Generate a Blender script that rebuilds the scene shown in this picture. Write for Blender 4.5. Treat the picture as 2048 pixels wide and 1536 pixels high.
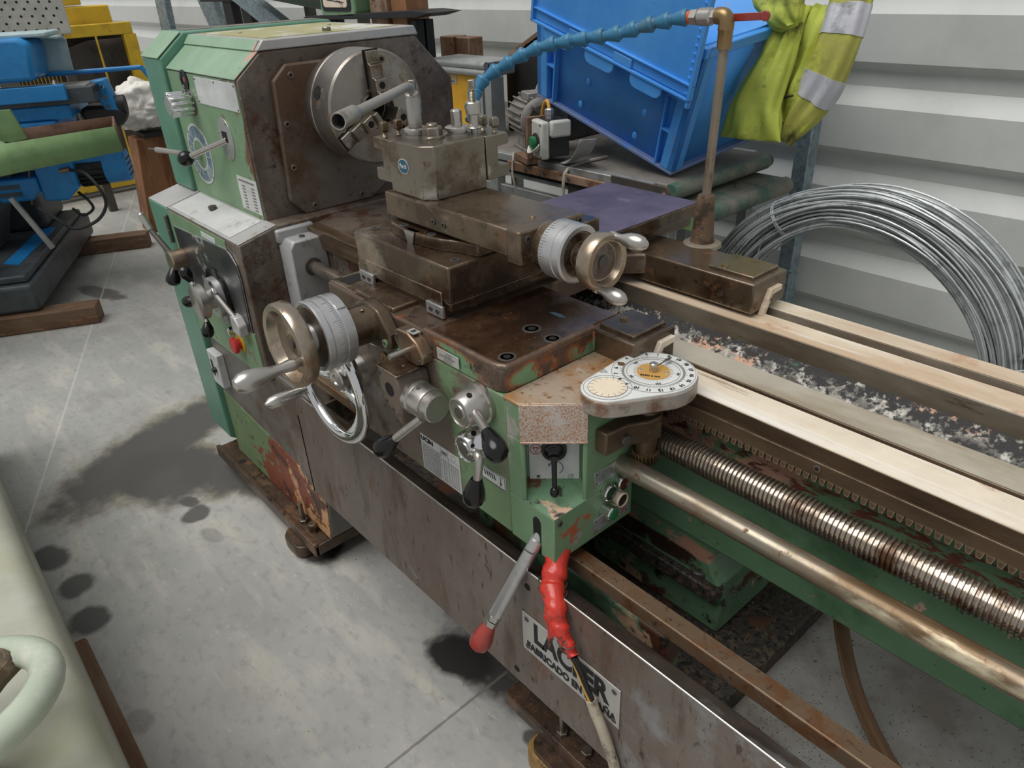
import bpy, bmesh, math, random
from mathutils import Vector, Matrix
random.seed(7)
for o in list(bpy.data.objects): bpy.data.objects.remove(o)
S = bpy.context.scene
COL = S.collection
PI = math.pi

# ---------------------------------------------------------------- camera
cd = bpy.data.cameras.new('camera'); cam = bpy.data.objects.new('camera', cd); COL.objects.link(cam)
cd.sensor_fit = 'HORIZONTAL'; cd.sensor_width = 36.0; cd.lens = 1458.68 / 2048 * 36
cd.clip_start = 0.02; cd.clip_end = 60
RT, DN, FW = (0.6615264, 0.748724, -0.0423697), (0.34768075, -0.35626851, -0.86728937), (-0.66445535, 0.55900369, -0.49599794)
cam.matrix_world = Matrix(((RT[0], -DN[0], -FW[0], 0), (RT[1], -DN[1], -FW[1], 0), (RT[2], -DN[2], -FW[2], 1.6), (0, 0, 0, 1)))
S.camera = cam
cd.dof.use_dof = True; cd.dof.focus_distance = 1.35; cd.dof.aperture_fstop = 20.0

# ---------------------------------------------------------------- light
w = bpy.data.worlds.new('overcast_sky'); S.world = w; w.use_nodes = True
bg = w.node_tree.nodes['Background']; bg.inputs[0].default_value = (0.97, 0.985, 1.0, 1); bg.inputs[1].default_value = 0.40
sd = bpy.data.lights.new('hazy_sun', 'SUN'); sun = bpy.data.objects.new('hazy_sun', sd); COL.objects.link(sun)
sd.energy = 2.1; sd.angle = math.radians(48); sd.color = (1.0, 0.985, 0.96)
sun.rotation_euler = Vector((0.10, 0.42, -1.0)).to_track_quat('-Z', 'Y').to_euler()
S.view_settings.view_transform = 'Standard'; S.view_settings.look = 'None'
S.view_settings.exposure = 0.12; S.view_settings.gamma = 1.0; S.view_settings.use_curve_mapping = False

# ---------------------------------------------------------------- materials
def lin(c):
    r = []
    for v in c:
        v /= 255.0
        r.append(v / 12.92 if v <= 0.04045 else ((v + 0.055) / 1.055) ** 2.4)
    return (r[0], r[1], r[2], 1)
def L(c, s, lo, hi, st=(1, 1, 1), r=None, m=None, g=None, d=9, o=0.0, box=None, dist=0.0):
    return dict(c=c, s=s, lo=lo, hi=hi, st=st, r=r, m=m, g=g, d=d, o=o, box=box, dist=dist)
# g = (gx, gy, gz, g0): added to the noise before thresholding, so wear can follow an edge or a region
MATS = {}
def mat(name, col, rough=0.5, metal=0.0, layers=(), bump=0.0, bs=150, bst=(1, 1, 1), spec=0.5, vary=0.06, coat=0.0, vs=9, trans=0, edge=None):
    if name in MATS: return MATS[name]
    M = bpy.data.materials.new(name); M.use_nodes = True; nt = M.node_tree; N = nt.nodes; K = nt.links
    b = N['Principled BSDF']; b.inputs['Specular IOR Level'].default_value = spec
    if coat: b.inputs['Coat Weight'].default_value = coat; b.inputs['Coat Roughness'].default_value = 0.15
    tc = N.new('ShaderNodeTexCoord').outputs['Object']
    def noise(s, st, d, o, dist=0.0):
        mp = N.new('ShaderNodeMapping'); mp.inputs['Scale'].default_value = st; mp.inputs['Location'].default_value = (o * 3.7, o * 1.3, o * 2.1)
        K.new(tc, mp.inputs[0]); n = N.new('ShaderNodeTexNoise'); n.inputs['Scale'].default_value = s
        n.inputs['Detail'].default_value = d; n.inputs['Roughness'].default_value = 0.66; n.inputs['Distortion'].default_value = dist
        K.new(mp.outputs[0], n.inputs['Vector']); return n.outputs['Fac']
    def rng(src, lo, hi, a=0.0, z=1.0):
        m = N.new('ShaderNodeMapRange'); m.inputs[1].default_value = lo; m.inputs[2].default_value = hi
        m.inputs[3].default_value = a; m.inputs[4].default_value = z; K.new(src, m.inputs[0]); return m.outputs[0]
    def math2(op, a, bb):
        m = N.new('ShaderNodeMath'); m.operation = op
        for i, v in ((0, a), (1, bb)):
            if isinstance(v, (int, float)): m.inputs[i].default_value = v
            else: K.new(v, m.inputs[i])
        return m.outputs[0]
    c = lin(col); cs = None; rs = None; ms = None
    if vary:
        mx = N.new('ShaderNodeMix'); mx.data_type = 'RGBA'
        f = rng(noise(vs, (1, 1, 1), 5, 9.1), 0.3, 0.7); K.new(f, mx.inputs[0])
        mx.inputs[6].default_value = tuple(v * (1 - 2 * vary) for v in c[:3]) + (1,); mx.inputs[7].default_value = tuple(min(1, v * (1 + 2 * vary)) for v in c[:3]) + (1,)
        cs = mx.outputs[2]
    need_r = any(l['r'] is not None for l in layers); need_m = any(l['m'] is not None for l in layers)
    rs, ms = rough, metal
    xyz = None
    for l in layers:
        f = noise(l['s'], l['st'], l['d'], l['o'], l['dist'])
        if l['g'] or l['box']:
            if xyz is None:
                xyz = N.new('ShaderNodeSeparateXYZ'); K.new(tc, xyz.inputs[0])
        if l['g']:
            for i in range(3):
                if l['g'][i]: f = math2('ADD', f, math2('MULTIPLY', xyz.outputs[i], l['g'][i]))
            f = math2('ADD', f, l['g'][3])
        f = rng(f, l['lo'], l['hi'])
        if l['box']:      # ellipsoid region (cx,cy,cz,rx,ry,rz) with a noisy edge
            cx, cy, cz, rx, ry, rz = l['box']; acc = None
            for i, (q, r_) in enumerate(((cx, rx), (cy, ry), (cz, rz))):
                if r_ > 50: continue
                t = math2('DIVIDE', math2('SUBTRACT', xyz.outputs[i], q), r_); t = math2('MULTIPLY', t, t)
                acc = t if acc is None else math2('ADD', acc, t)
            rag = noise(l['s'] * 0.6, (1, 1, 1), 5, l['o'] + 5)
            acc = math2('ADD', acc, math2('MULTIPLY', math2('SUBTRACT', rag, 0.5), 2.2))
            f = math2('MULTIPLY', f, rng(acc, 1.15, 0.75))
        mx = N.new('ShaderNodeMix'); mx.data_type = 'RGBA'; K.new(f, mx.inputs[0])
        if cs is None: mx.inputs[6].default_value = c
        else: K.new(cs, mx.inputs[6])
        mx.inputs[7].default_value = lin(l['c']); cs = mx.outputs[2]
        for key, cur in (('r', 'rs'), ('m', 'ms')):
            v = l[key]
            if v is None: continue
            mf = N.new('ShaderNodeMix'); mf.data_type = 'FLOAT'; K.new(f, mf.inputs[0])
            src = rs if key == 'r' else ms
            if isinstance(src, (int, float)): mf.inputs[2].default_value = src
            else: K.new(src, mf.inputs[2])
            mf.inputs[3].default_value = v
            if key == 'r': rs = mf.outputs[0]
            else: ms = mf.outputs[0]
    if edge:      # rubbed-bright arrises
        ec, er, ek = edge
        bv = N.new('ShaderNodeBevel'); bv.samples = 4; bv.inputs['Radius'].default_value = er
        ge = N.new('ShaderNodeNewGeometry'); dt = N.new('ShaderNodeVectorMath'); dt.operation = 'DOT_PRODUCT'; K.new(bv.outputs[0], dt.inputs[0]); K.new(ge.outputs['Normal'], dt.inputs[1])
        ef = rng(dt.outputs['Value'], .995, .86, 0, ek); ef = math2('MULTIPLY', ef, rng(noise(38, (1, 1, 1), 4, 6.6), .34, .56))
        mx = N.new('ShaderNodeMix'); mx.data_type = 'RGBA'; K.new(ef, mx.inputs[0])
        if cs is None: mx.inputs[6].default_value = c
        else: K.new(cs, mx.inputs[6])
        mx.inputs[7].default_value = lin(ec); cs = mx.outputs[2]
    if cs is None: b.inputs['Base Color'].default_value = c
    else: K.new(cs, b.inputs['Base Color'])
    for sock, v in (('Roughness', rs), ('Metallic', ms)):
        if isinstance(v, (int, float)): b.inputs[sock].default_value = v
        else: K.new(v, b.inputs[sock])
    if bump:
        bp = N.new('ShaderNodeBump'); bp.inputs['Strength'].default_value = bump; bp.inputs['Distance'].default_value = 0.002
        K.new(noise(bs, bst, 4, 3.3), bp.inputs['Height']); K.new(bp.outputs[0], b.inputs['Normal'])
    if trans: b.inputs['Transmission Weight'].default_value = trans
    MATS[name] = M
    return M
GRN, BRN, RST, PRM, DRK = (108, 150, 108), (92, 73, 58), (112, 62, 42), (186, 150, 128), (38, 33, 30)
mat('green_paint', (116, 148, 112), 0.42, 0, [L((104, 122, 80), 6, .54, .70), L((150, 140, 120), 14, .61, .66, r=.6), L((118, 84, 62), 26, .62, .67, o=2), L((66, 54, 42), 80, .66, .73, o=4)], bump=.06, edge=((150, 110, 84), .004, .6))
mat('cover_green', (94, 140, 118), 0.38, 0, [L((84, 70, 52), 22, .66, .74, g=(0, 0, -.06, .0)), L((70, 66, 60), 70, .70, .76, o=3)], bump=.03)
mat('headstock_green', (120, 150, 116), 0.42, 0, [L((98, 120, 62), 8, .56, .72, g=(.25, 0, 0, .48)), L((104, 74, 56), 24, .56, .64, g=(.9, 0, 0, 1.78), o=2, st=(1, 1, .6)), L((196, 158, 138), 18, .60, .63, g=(.35, 0, .45, .04), o=5)], bump=.05)
mat('headstock_chamfer', (142, 172, 144), 0.40, 0, [L((196, 158, 142), 13, .60, .63, g=(.75, 0, 0, 1.49), o=1), L((150, 138, 132), 20, .62, .68, o=2, g=(.3, 0, 0, .55)), L((120, 90, 70), 60, .66, .72, o=7)], bump=.04)
mat('headstock_top', (168, 164, 118), 0.55, 0, [L((206, 206, 200), 6, .52, .60, o=3), L((96, 88, 62), 40, .66, .72)], bump=.1)
mat('trim_grey', (186, 184, 182), 0.35, .25, [L((148, 118, 88), 12, .60, .68), L((120, 110, 104), 40, .62, .72, o=3)], bump=.04)
mat('brown_cast', (102, 90, 80), 0.44, .2, [L((132, 122, 112), 4, .48, .60, r=.34, m=.3), L((86, 56, 42), 11, .54, .64, o=2), L((52, 43, 37), 38, .56, .70, o=4), L((156, 146, 134), 120, .63, .71, o=6), L((66, 52, 43), 3, .53, .66, o=8), L((120, 66, 46), 30, .64, .70, o=10)], bump=.12, bs=120, edge=((164, 140, 118), .005, .7))
mat('end_plate', (112, 104, 96), 0.44, .25, [L((100, 78, 62), 7, .50, .64, g=(0, -.6, .3, .24)), L((74, 62, 54), 40, .58, .70, o=3), L((136, 128, 120), 90, .64, .72, o=5)], bump=.10, bs=90, edge=((172, 150, 128), .004, .7))
mat('oily_steel', (104, 88, 70), 0.30, .55, [L((68, 50, 36), 5, .47, .58, r=.24), L((148, 136, 120), 6, .56, .65, o=2, r=.32, st=(.6, 1, 1)), L((112, 78, 50), 24, .58, .68, o=5, r=.42, m=.2), L((46, 35, 26), 60, .60, .70, o=6), L((180, 162, 140), 190, .69, .73, o=8)], bump=.08, bs=90, edge=((206, 188, 162), .0035, .85), coat=.3)
mat('oily_deck', (88, 64, 46), 0.26, .25, [L((52, 36, 26), 5, .44, .60, r=.18), L((126, 112, 116), 4, .54, .72, o=4, r=.24, g=(.6, .9, 0, -.20)), L((112, 78, 52), 90, .60, .70, o=2, r=.5), L((30, 23, 19), 26, .60, .72, o=7), L((150, 118, 84), 160, .70, .74, o=9)], bump=.10, bs=110)
mat('purple_film', (104, 92, 108), 0.34, .15, [L((88, 78, 92), 7, .46, .62), L((124, 114, 126), 12, .58, .70, o=3, st=(1, 3, 1)), L((80, 62, 54), 40, .64, .72, o=5)], bump=.05, spec=.35)
mat('post_steel', (134, 126, 114), 0.28, .8, [L((98, 80, 60), 7, .50, .62, r=.36), L((92, 58, 36), 36, .61, .68, o=4, m=.1, r=.6), L((178, 170, 160), 14, .58, .68, o=7, r=.22), L((58, 47, 38), 110, .64, .71, o=9)], bump=.05, bs=160, edge=((216, 200, 178), .003, .85))
mat('bright_steel', (188, 184, 178), 0.31, .92, [L((138, 122, 104), 12, .57, .70, r=.40, m=.7), L((100, 76, 54), 80, .66, .72, o=4, m=.3, r=.6)], bump=.03)
mat('chuck_steel', (158, 153, 146), 0.34, .9, [L((128, 116, 102), 6, .50, .64, r=.42), L((122, 92, 66), 12, .62, .70, o=3, m=.4, r=.5), L((186, 182, 176), 20, .60, .70, o=5, r=.26)], bump=.04, bs=160, edge=((196, 172, 140), .003, .7))
mat('spanner_steel', (176, 172, 166), 0.38, .75, [L((140, 132, 122), 18, .52, .64, r=.48), L((110, 96, 82), 60, .64, .71, o=4, m=.3)], bump=.06, bs=160, edge=((216, 212, 206), .002, .7))
mat('rusty_bright', (172, 160, 144), 0.26, .9, [L((136, 110, 86), 9, .48, .64, r=.36, m=.75), L((118, 80, 54), 70, .61, .69, o=4, m=.2, r=.6)], bump=.05, bs=220, edge=((222, 212, 198), .003, .6))
mat('chrome', (228, 228, 228), 0.10, 1.0, [L((150, 142, 132), 25, .62, .72, r=.3)], vary=0)
mat('alu', (196, 196, 196), 0.34, .75, [L((150, 146, 140), 12, .55, .68, r=.45)], bump=.02)
mat('aluminium_matt', (178, 178, 178), 0.5, .35, [L((140, 136, 130), 14, .55, .66)], bump=.02)
mat('way_steel', (236, 222, 200), 0.32, .15, [L((208, 182, 152), 4, .47, .62, st=(.25, 1, 1), r=.36), L((250, 244, 234), 16, .54, .64, o=3, st=(.06, 1.4, 1)), L((150, 120, 88), 22, .63, .70, o=6, st=(.10, 1.4, 1)), L((96, 68, 46), 110, .68, .72, o=8), L((196, 150, 116), 9, .62, .70, o=12)], bump=.20, bs=60, bst=(.04, 2.4, 1))
mat('way_grey', (186, 178, 162), 0.36, .15, [L((158, 144, 122), 6, .48, .62, st=(.3, 1, 1)), L((120, 92, 62), 30, .62, .70, o=3, st=(.1, 1, 1))], bump=.06, bs=50, bst=(.08, 2, 1))
mat('way_flank', (138, 128, 114), 0.40, .3, [L((104, 90, 74), 5, .47, .62, st=(.3, 1, 1)), L((74, 60, 46), 30, .60, .68, o=3, st=(.2, 1, 1))], bump=.05)
mat('way_side', (98, 80, 62), 0.38, .4, [L((70, 54, 40), 6, .46, .62, st=(.3, 1, 1)), L((134, 116, 94), 12, .60, .70, o=3, st=(.12, 1, 1))], bump=.05, edge=((196, 176, 146), .003, .7))
mat('bed_green', (102, 136, 104), 0.36, 0, [L((178, 140, 120), 9, .40, .43, o=2, box=(-.55, .87, .925, .17, .05, .045)), L((84, 52, 42), 60, .53, .58, o=3, st=(.6, 1, 1.3), box=(-.56, .87, .925, .16, .05, .042)), L((104, 58, 46), 60, .49, .53, st=(.45, 1, 1.8), o=6, box=(-.20, .87, .908, .25, .05, .030)), L((188, 152, 134), 16, .655, .665, o=9), L((48, 40, 34), 80, .66, .69, o=11, st=(.6, 1, 1.2)), L((180, 138, 116), 11, .46, .48, o=13, box=(-.66, .88, .665, .16, .06, .022)), L((56, 42, 34), 10, .46, .52, o=14, box=(-.70, .88, .635, .22, .06, .022)), L((78, 110, 80), 5, .56, .66, o=16)], bump=.05)
mat('foot_green', (100, 134, 102), 0.42, 0, [L((92, 60, 44), 9, .53, .57, o=2), L((196, 164, 136), 10, .57, .585, o=5, st=(.6, 1, 1)), L((40, 36, 34), 24, .55, .62, o=8), L((72, 96, 74), 4, .55, .66, o=10)], bump=.14)
mat('chip_dirt', (62, 58, 54), 0.6, .2, [L((98, 84, 66), 60, .50, .60), L((24, 22, 22), 110, .52, .60, o=4), L((190, 190, 190), 260, .66, .70, o=8, m=.8, r=.3), L((104, 62, 42), 14, .56, .68, o=3)], bump=.6, bs=260)
mat('trough_dirt', (160, 156, 146), 0.6, .03, [L((70, 66, 62), 7, .47, .58, st=(.4, 1.4, 1), o=2), L((208, 204, 194), 46, .50, .60, o=3), L((206, 164, 138), 4, .575, .585, o=6, st=(.6, 1, 1)), L((36, 34, 34), 70, .52, .62, o=7, g=(0, 5, 0, -5.36)), L((44, 42, 40), 130, .60, .66, o=8), L((58, 92, 70), 22, .64, .67, o=9)], bump=.7, bs=190)
mat('tray_steel', (124, 114, 106), 0.44, .25, [L((108, 92, 82), 4, .44, .60, st=(1, 1, .35)), L((116, 76, 56), 20, .60, .70, o=3, st=(1, 1, .22), r=.6), L((148, 150, 152), 5, .56, .68, o=5, g=(.22, 0, -.1, .16)), L((70, 56, 46), 80, .59, .68, o=7, st=(1, 1, .35)), L((150, 140, 130), 120, .66, .72, o=9, st=(1, 1, .5)), L((92, 74, 62), 9, .56, .66, o=11, st=(1, 1, .2))], bump=.06)
mat('tray_inner', (96, 84, 76), 0.42, .3, [L((70, 58, 50), 8, .46, .62), L((122, 84, 62), 30, .58, .68, o=3), L((150, 150, 150), 6, .58, .70, o=6, g=(.3, 0, 0, .12))], bump=.08)
mat('tray_floor', (150, 148, 144), 0.45, .15, [L((124, 116, 108), 5, .46, .62), L((44, 40, 38), 75, .655, .675, o=4, st=(1, 1, 1)), L((146, 106, 76), 16, .66, .70, o=7)], bump=.06)
mat('base_paint', (112, 134, 96), 0.45, 0, [L((132, 68, 48), 6, .50, .53, o=5, g=(.9, 0, -.5, 1.98)), L((204, 156, 112), 6, .50, .52, o=9, g=(1.0, 0, -.30, 1.90), st=(1, 1, .55)), L((78, 50, 38), 9, .52, .58, o=2, g=(.5, 0, 0, .93)), L((62, 50, 40), 22, .58, .66, o=12), L((150, 120, 84), 40, .63, .67, o=6)], bump=.14)
mat('base_grey', (116, 112, 106), 0.42, .1, [L((102, 88, 76), 5, .50, .62), L((92, 70, 56), 24, .62, .70, o=4, st=(1, 1, .4))], bump=.05)
mat('oily_base', (78, 62, 50), 0.36, .2, [L((112, 84, 62), 12, .52, .64), L((40, 33, 28), 30, .55, .66, o=4), L((140, 128, 116), 70, .66, .72, o=6, m=.6)], bump=.25, bs=120)
mat('ochre_pad', (150, 118, 66), 0.5, .1, [L((80, 62, 44), 14, .50, .60), L((46, 40, 34), 50, .60, .68, o=3)], bump=.2)
mat('lead_steel', (170, 160, 146), 0.20, .9, [L((84, 58, 38), 12, .50, .62, r=.3, m=.4), L((60, 40, 26), 40, .60, .70, o=4, r=.35, m=.3)], bump=.03)
mat('rod_steel', (160, 152, 136), 0.28, .8, [L((112, 90, 64), 7, .44, .62, st=(.5, 1, 1), r=.36, m=.5), L((104, 70, 42), 40, .60, .68, o=4, m=.3, r=.5), L((214, 202, 172), 9, .58, .66, o=7, st=(.3, 1, 1))], bump=.03)
mat('rusty_bar', (112, 92, 72), 0.46, .35, [L((108, 74, 48), 16, .48, .60), L((166, 142, 112), 10, .56, .68, o=3, st=(.3, 1, 1)), L((76, 50, 34), 70, .56, .66, o=5)], bump=.12, edge=((206, 182, 146), .003, .8))
mat('black_plastic', (14, 14, 15), 0.20, 0, [L((60, 58, 56), 40, .70, .74)], vary=0)
mat('black_matt', (34, 34, 35), 0.55, 0, [L((60, 58, 56), 30, .6, .7)], vary=.05)
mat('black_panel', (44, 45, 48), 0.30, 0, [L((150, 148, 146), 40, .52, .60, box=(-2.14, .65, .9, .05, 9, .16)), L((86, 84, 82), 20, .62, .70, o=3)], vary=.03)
mat('red_plastic', (150, 58, 50), 0.30, 0, [L((110, 42, 36), 14, .55, .66)], coat=.2)
mat('red_tape', (196, 54, 42), 0.28, 0, [L((58, 38, 34), 22, .57, .62, g=(0, 0, -1.9, 1.29)), L((218, 84, 66), 24, .60, .70, o=5), L((120, 36, 30), 16, .60, .68, o=8)], bump=.35, bs=45, spec=.6)
mat('red_paint', (196, 48, 44), 0.4)
mat('red_ink', (168, 58, 52), 0.6, vary=0)
mat('blue_ink', (62, 104, 132), 0.6, vary=0)
mat('black_ink', (32, 32, 34), 0.6, vary=0)
mat('grey_ink', (104, 104, 106), 0.6, vary=0)
mat('dark_hole', (18, 15, 14), 0.8, vary=0)
mat('name_plate', (178, 176, 170), 0.42, .15, [L((150, 146, 138), 8, .52, .66), L((96, 80, 66), 80, .70, .74, o=4)])
mat('white_plate', (206, 208, 208), 0.40, .05, [L((186, 186, 184), 6, .5, .65)])
mat('sticker', (198, 198, 196), 0.5, 0, [L((160, 154, 146), 12, .58, .68)])
mat('dial_white', (226, 226, 222), 0.38, .05, [L((204, 200, 192), 10, .56, .68)])
mat('dial_side', (172, 164, 154), 0.45, .3, [L((128, 98, 78), 12, .46, .58), L((70, 58, 50), 40, .62, .70, o=3)], bump=.1)
mat('brass_yellow', (224, 174, 96), 0.40, .3, [L((196, 144, 76), 20, .55, .66)])
mat('cream_dial', (236, 220, 196), 0.5)
mat('green_button', (36, 112, 66), 0.3)
mat('dark_green_lens', (40, 66, 40), 0.2)
mat('dark_red_lens', (96, 36, 28), 0.2)
mat('brown_lens', (52, 28, 22), 0.2)
mat('gauge_blue', (44, 88, 112), 0.5)
mat('dial_ring_blue', (96, 122, 140), 0.45, 0, [L((150, 166, 160), 30, .5, .6), L((70, 86, 120), 22, .55, .65, o=3)])
mat('blue_hose', (54, 120, 156), 0.42, 0, [L((78, 108, 120), 18, .54, .66, g=(.9, 0, 0, .92)), L((36, 76, 100), 40, .62, .70, o=3)], bump=.03)
mat('orange', (214, 112, 70), 0.5)
mat('brass', (150, 126, 90), 0.34, .8, [L((104, 84, 60), 18, .52, .66, r=.5)])
mat('galv_rod', (150, 138, 122), 0.42, .5, [L((112, 86, 62), 18, .54, .66, st=(1, 1, .4)), L((80, 62, 48), 70, .62, .70, o=3)], bump=.1)
mat('rust_cast', (104, 82, 64), 0.62, .1, [L((64, 50, 40), 30, .50, .60), L((146, 122, 100), 60, .62, .70, o=3)], bump=.5, bs=130)
mat('blue_plastic', (76, 156, 236), 0.40, 0, [L((92, 168, 240), 4, .46, .64), L((120, 146, 186), 14, .64, .72, o=3), L((58, 110, 180), 26, .66, .72, o=6), L((176, 196, 226), 60, .72, .76, o=8)], vary=.03)
mat('blue_dusty', (112, 130, 172), 0.6, 0, [L((70, 128, 206), 12, .55, .66)])
mat('hivis', (184, 194, 80), 0.75, 0, [L((150, 156, 66), 7, .52, .66), L((110, 104, 62), 13, .58, .70, o=3, r=.8)], bump=.15, bs=60)
mat('hivis_dirty', (170, 168, 84), 0.8, 0, [L((190, 200, 70), 8, .50, .62), L((92, 90, 48), 9, .56, .68, o=4)], bump=.15, bs=60)
mat('reflective', (196, 196, 202), 0.5, .2, [L((150, 150, 152), 14, .55, .66), L((100, 96, 92), 40, .64, .70, o=3)], bump=.2, bs=70)
mat('black_piping', (30, 32, 34), 0.6)
mat('galvanised', (150, 166, 172), 0.42, .45, [L((122, 142, 152), 40, .48, .58), L((176, 186, 190), 22, .56, .66, o=3)], bump=.03)
mat('galv_wire', (196, 200, 200), 0.36, .35, [L((160, 164, 164), 30, .52, .64)], vary=.08)
mat('wall_paint', (206, 208, 204), 0.40, 0, [L((196, 198, 194), 2, .5, .65), L((150, 146, 138), 50, .73, .77, o=3)], vary=.015)
mat('belt_green', (74, 104, 90), 0.6, 0, [L((128, 124, 112), 5, .44, .58), L((62, 84, 72), 12, .58, .68, o=3), L((150, 144, 130), 30, .62, .70, o=5)], bump=.05)
mat('belt_grey', (126, 120, 112), 0.65, 0, [L((104, 100, 94), 6, .48, .62), L((90, 84, 76), 30, .60, .70, o=3)])
mat('profile_alu', (172, 174, 172), 0.42, .5, [L((138, 138, 134), 10, .52, .66)])
mat('steel_dark', (88, 84, 80), 0.5, .4, [L((110, 90, 74), 20, .56, .66)])
mat('motor_grey', (148, 144, 138), 0.5, .25, [L((112, 106, 98), 16, .50, .64), L((180, 178, 172), 30, .60, .70, o=3)], bump=.1)
mat('fan_black', (78, 78, 78), 0.5, .1)
mat('yellow_paint', (222, 168, 44), 0.45, 0, [L((196, 142, 46), 6, .54, .68), L((110, 84, 50), 26, .66, .72, o=3)], bump=.03)
mat('yellow_old', (224, 186, 52), 0.5, 0, [L((198, 158, 50), 5, .52, .66), L((96, 72, 46), 18, .64, .70, o=3)], bump=.05)
mat('black_box', (44, 42, 42), 0.45, 0, [L((70, 66, 62), 8, .55, .68)])
mat('rust_steel', (128, 98, 76), 0.6, .2, [L((156, 132, 112), 8, .50, .62, st=(1, 1, .4)), L((92, 60, 42), 24, .56, .66, o=3)], bump=.15)
mat('rust_sheet', (150, 104, 68), 0.55, .15, [L((120, 72, 44), 4, .46, .60, st=(2, 2, .3)), L((186, 146, 108), 6, .56, .68, o=3, st=(2, 2, .3))], bump=.05)
mat('wood', (116, 92, 72), 0.7, 0, [L((104, 72, 50), 4, .44, .60, st=(1, 5, 5)), L((160, 124, 92), 8, .58, .68, o=3, st=(1, 6, 6))], bump=.2, bs=40, bst=(1, 6, 6))
mat('wood_top', (176, 138, 102), 0.7, 0, [L((140, 104, 74), 6, .5, .64)], bump=.2)
mat('mill_blue', (34, 126, 190), 0.38, 0, [L((42, 140, 206), 5, .5, .64), L((40, 90, 140), 24, .66, .72, o=3)], bump=.02)
mat('mill_grey', (74, 80, 84), 0.45, .1, [L((60, 64, 66), 6, .48, .62), L((96, 98, 96), 20, .64, .72, o=3)])
mat('mill_table', (150, 150, 142), 0.4, .3, [L((120, 112, 98), 6, .5, .64)])
mat('pale_metal', (176, 196, 198), 0.45, .1, [L((156, 174, 176), 4, .48, .62)])
mat('panel_white', (206, 204, 194), 0.6, 0, [L((188, 186, 176), 6, .5, .64), L((150, 140, 120), 26, .64, .70, o=3)], bump=.05)
mat('black_cloth', (74, 70, 66), 0.8, 0, [L((54, 50, 48), 5, .48, .62), L((100, 94, 88), 20, .62, .72, o=3)], bump=.2, bs=40)
mat('white_sheet', (232, 228, 218), 0.7, 0, [L((200, 194, 180), 6, .54, .66), L((150, 136, 112), 12, .64, .72, o=3)], bump=.2, bs=30)
mat('arm_green', (124, 156, 104), 0.5, 0, [L((112, 140, 92), 8, .5, .64), L((92, 74, 52), 40, .66, .72, o=3)], bump=.05)
mat('rust_inner', (112, 84, 66), 0.6, .1, [L((84, 60, 46), 10, .5, .62)], bump=.1)
mat('cream_paint', (170, 170, 152), 0.42, 0, [L((182, 182, 168), 3, .46, .6), L((172, 172, 146), 4, .54, .68, o=2), L((120, 92, 62), 30, .68, .73, o=4), L((150, 150, 140), 10, .62, .70, o=5)], bump=.04)
mat('cream_tube', (186, 196, 176), 0.38, 0, [L((210, 210, 200), 8, .52, .64), L((104, 84, 62), 40, .64, .70, o=4)], bump=.08)
mat('wheel_dirt', (108, 92, 72), 0.65, 0, [L((76, 64, 50), 14, .48, .60), L((138, 120, 94), 30, .58, .68, o=3)], bump=.35, bs=90)
mat('plastic_grey', (196, 196, 188), 0.5, 0, [L((170, 164, 150), 14, .54, .66), L((110, 100, 88), 40, .66, .72, o=3)])
mat('hood_grey', (182, 182, 180), 0.42, .1, [L((160, 158, 154), 9, .5, .64)])
mat('cable_white', (176, 170, 158), 0.55, 0, [L((140, 130, 114), 20, .5, .64)])
mat('cable_yellow', (214, 160, 66), 0.5)
mat('cable_black', (36, 34, 32), 0.5, 0, [L((80, 72, 62), 60, .6, .7)])
mat('cable_cream', (176, 166, 146), 0.55, 0, [L((120, 108, 92), 30, .50, .60), L((60, 54, 48), 40, .60, .68, o=3)], bump=.1)
mat('apron_paint', (112, 138, 102), 0.40, 0, [L((108, 96, 86), 7, .47, .56, g=(-1.0, 0, .0, -.86), o=1, r=.38), L((106, 92, 82), 9, .50, .56, o=8, box=(-.82, .6, .97, .085, 9, .07), r=.36), L((74, 60, 44), 26, .56, .66, o=3, g=(-.3, 0, 0, -.28)), L((140, 126, 110), 60, .64, .70, o=5), L((40, 34, 28), 120, .64, .70, o=7)], bump=.08)
mat('box_paint', (114, 144, 110), 0.38, 0, [L((170, 92, 66), 18, .54, .57, o=3, box=(-.62, .665, .80, .05, .06, .035)), L((150, 144, 138), 10, .50, .53, o=5, box=(-.62, .69, .785, .05, .05, .03)), L((160, 154, 148), 9, .46, .52, o=6, box=(-.725, .6, .98, .035, .05, .07)), L((96, 72, 54), 40, .66, .71, o=7)], bump=.04)
mat('box_top', (176, 158, 138), 0.42, .2, [L((170, 128, 86), 9, .44, .58), L((140, 92, 58), 80, .56, .64, o=3), L((196, 194, 190), 12, .60, .68, o=5), L((120, 88, 58), 16, .60, .70, o=8)], bump=.08)
mat('box_hood', (196, 186, 176), 0.40, .3, [L((178, 126, 94), 330, .46, .58), L((208, 202, 198), 10, .55, .66, o=4)], bump=.10, bs=300)
mat('saddle_paint', (94, 79, 67), 0.36, .3, [L((150, 88, 60), 14, .40, .42, o=2, box=(-.86, .585, 1.050, .092, .04, .036)), L((118, 156, 118), 14, .45, .465, o=2, box=(-.86, .585, 1.050, .082, .04, .030)), L((150, 88, 60), 12, .40, .42, o=4, box=(-.735, .665, 1.055, .03, .060, .028)), L((118, 156, 118), 12, .45, .465, o=4, box=(-.735, .665, 1.055, .03, .052, .022)), L((150, 88, 60), 13, .40, .42, o=6, box=(-.72, .80, 1.05, .066, .066, .040)), L((118, 156, 118), 13, .45, .465, o=6, box=(-.72, .80, 1.05, .058, .058, .034)), L((136, 82, 56), 16, .61, .66, o=8), L((60, 46, 37), 36, .57, .68, o=9), L((132, 120, 108), 8, .58, .67, o=11)], bump=.10, edge=((182, 140, 108), .004, .85))
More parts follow.
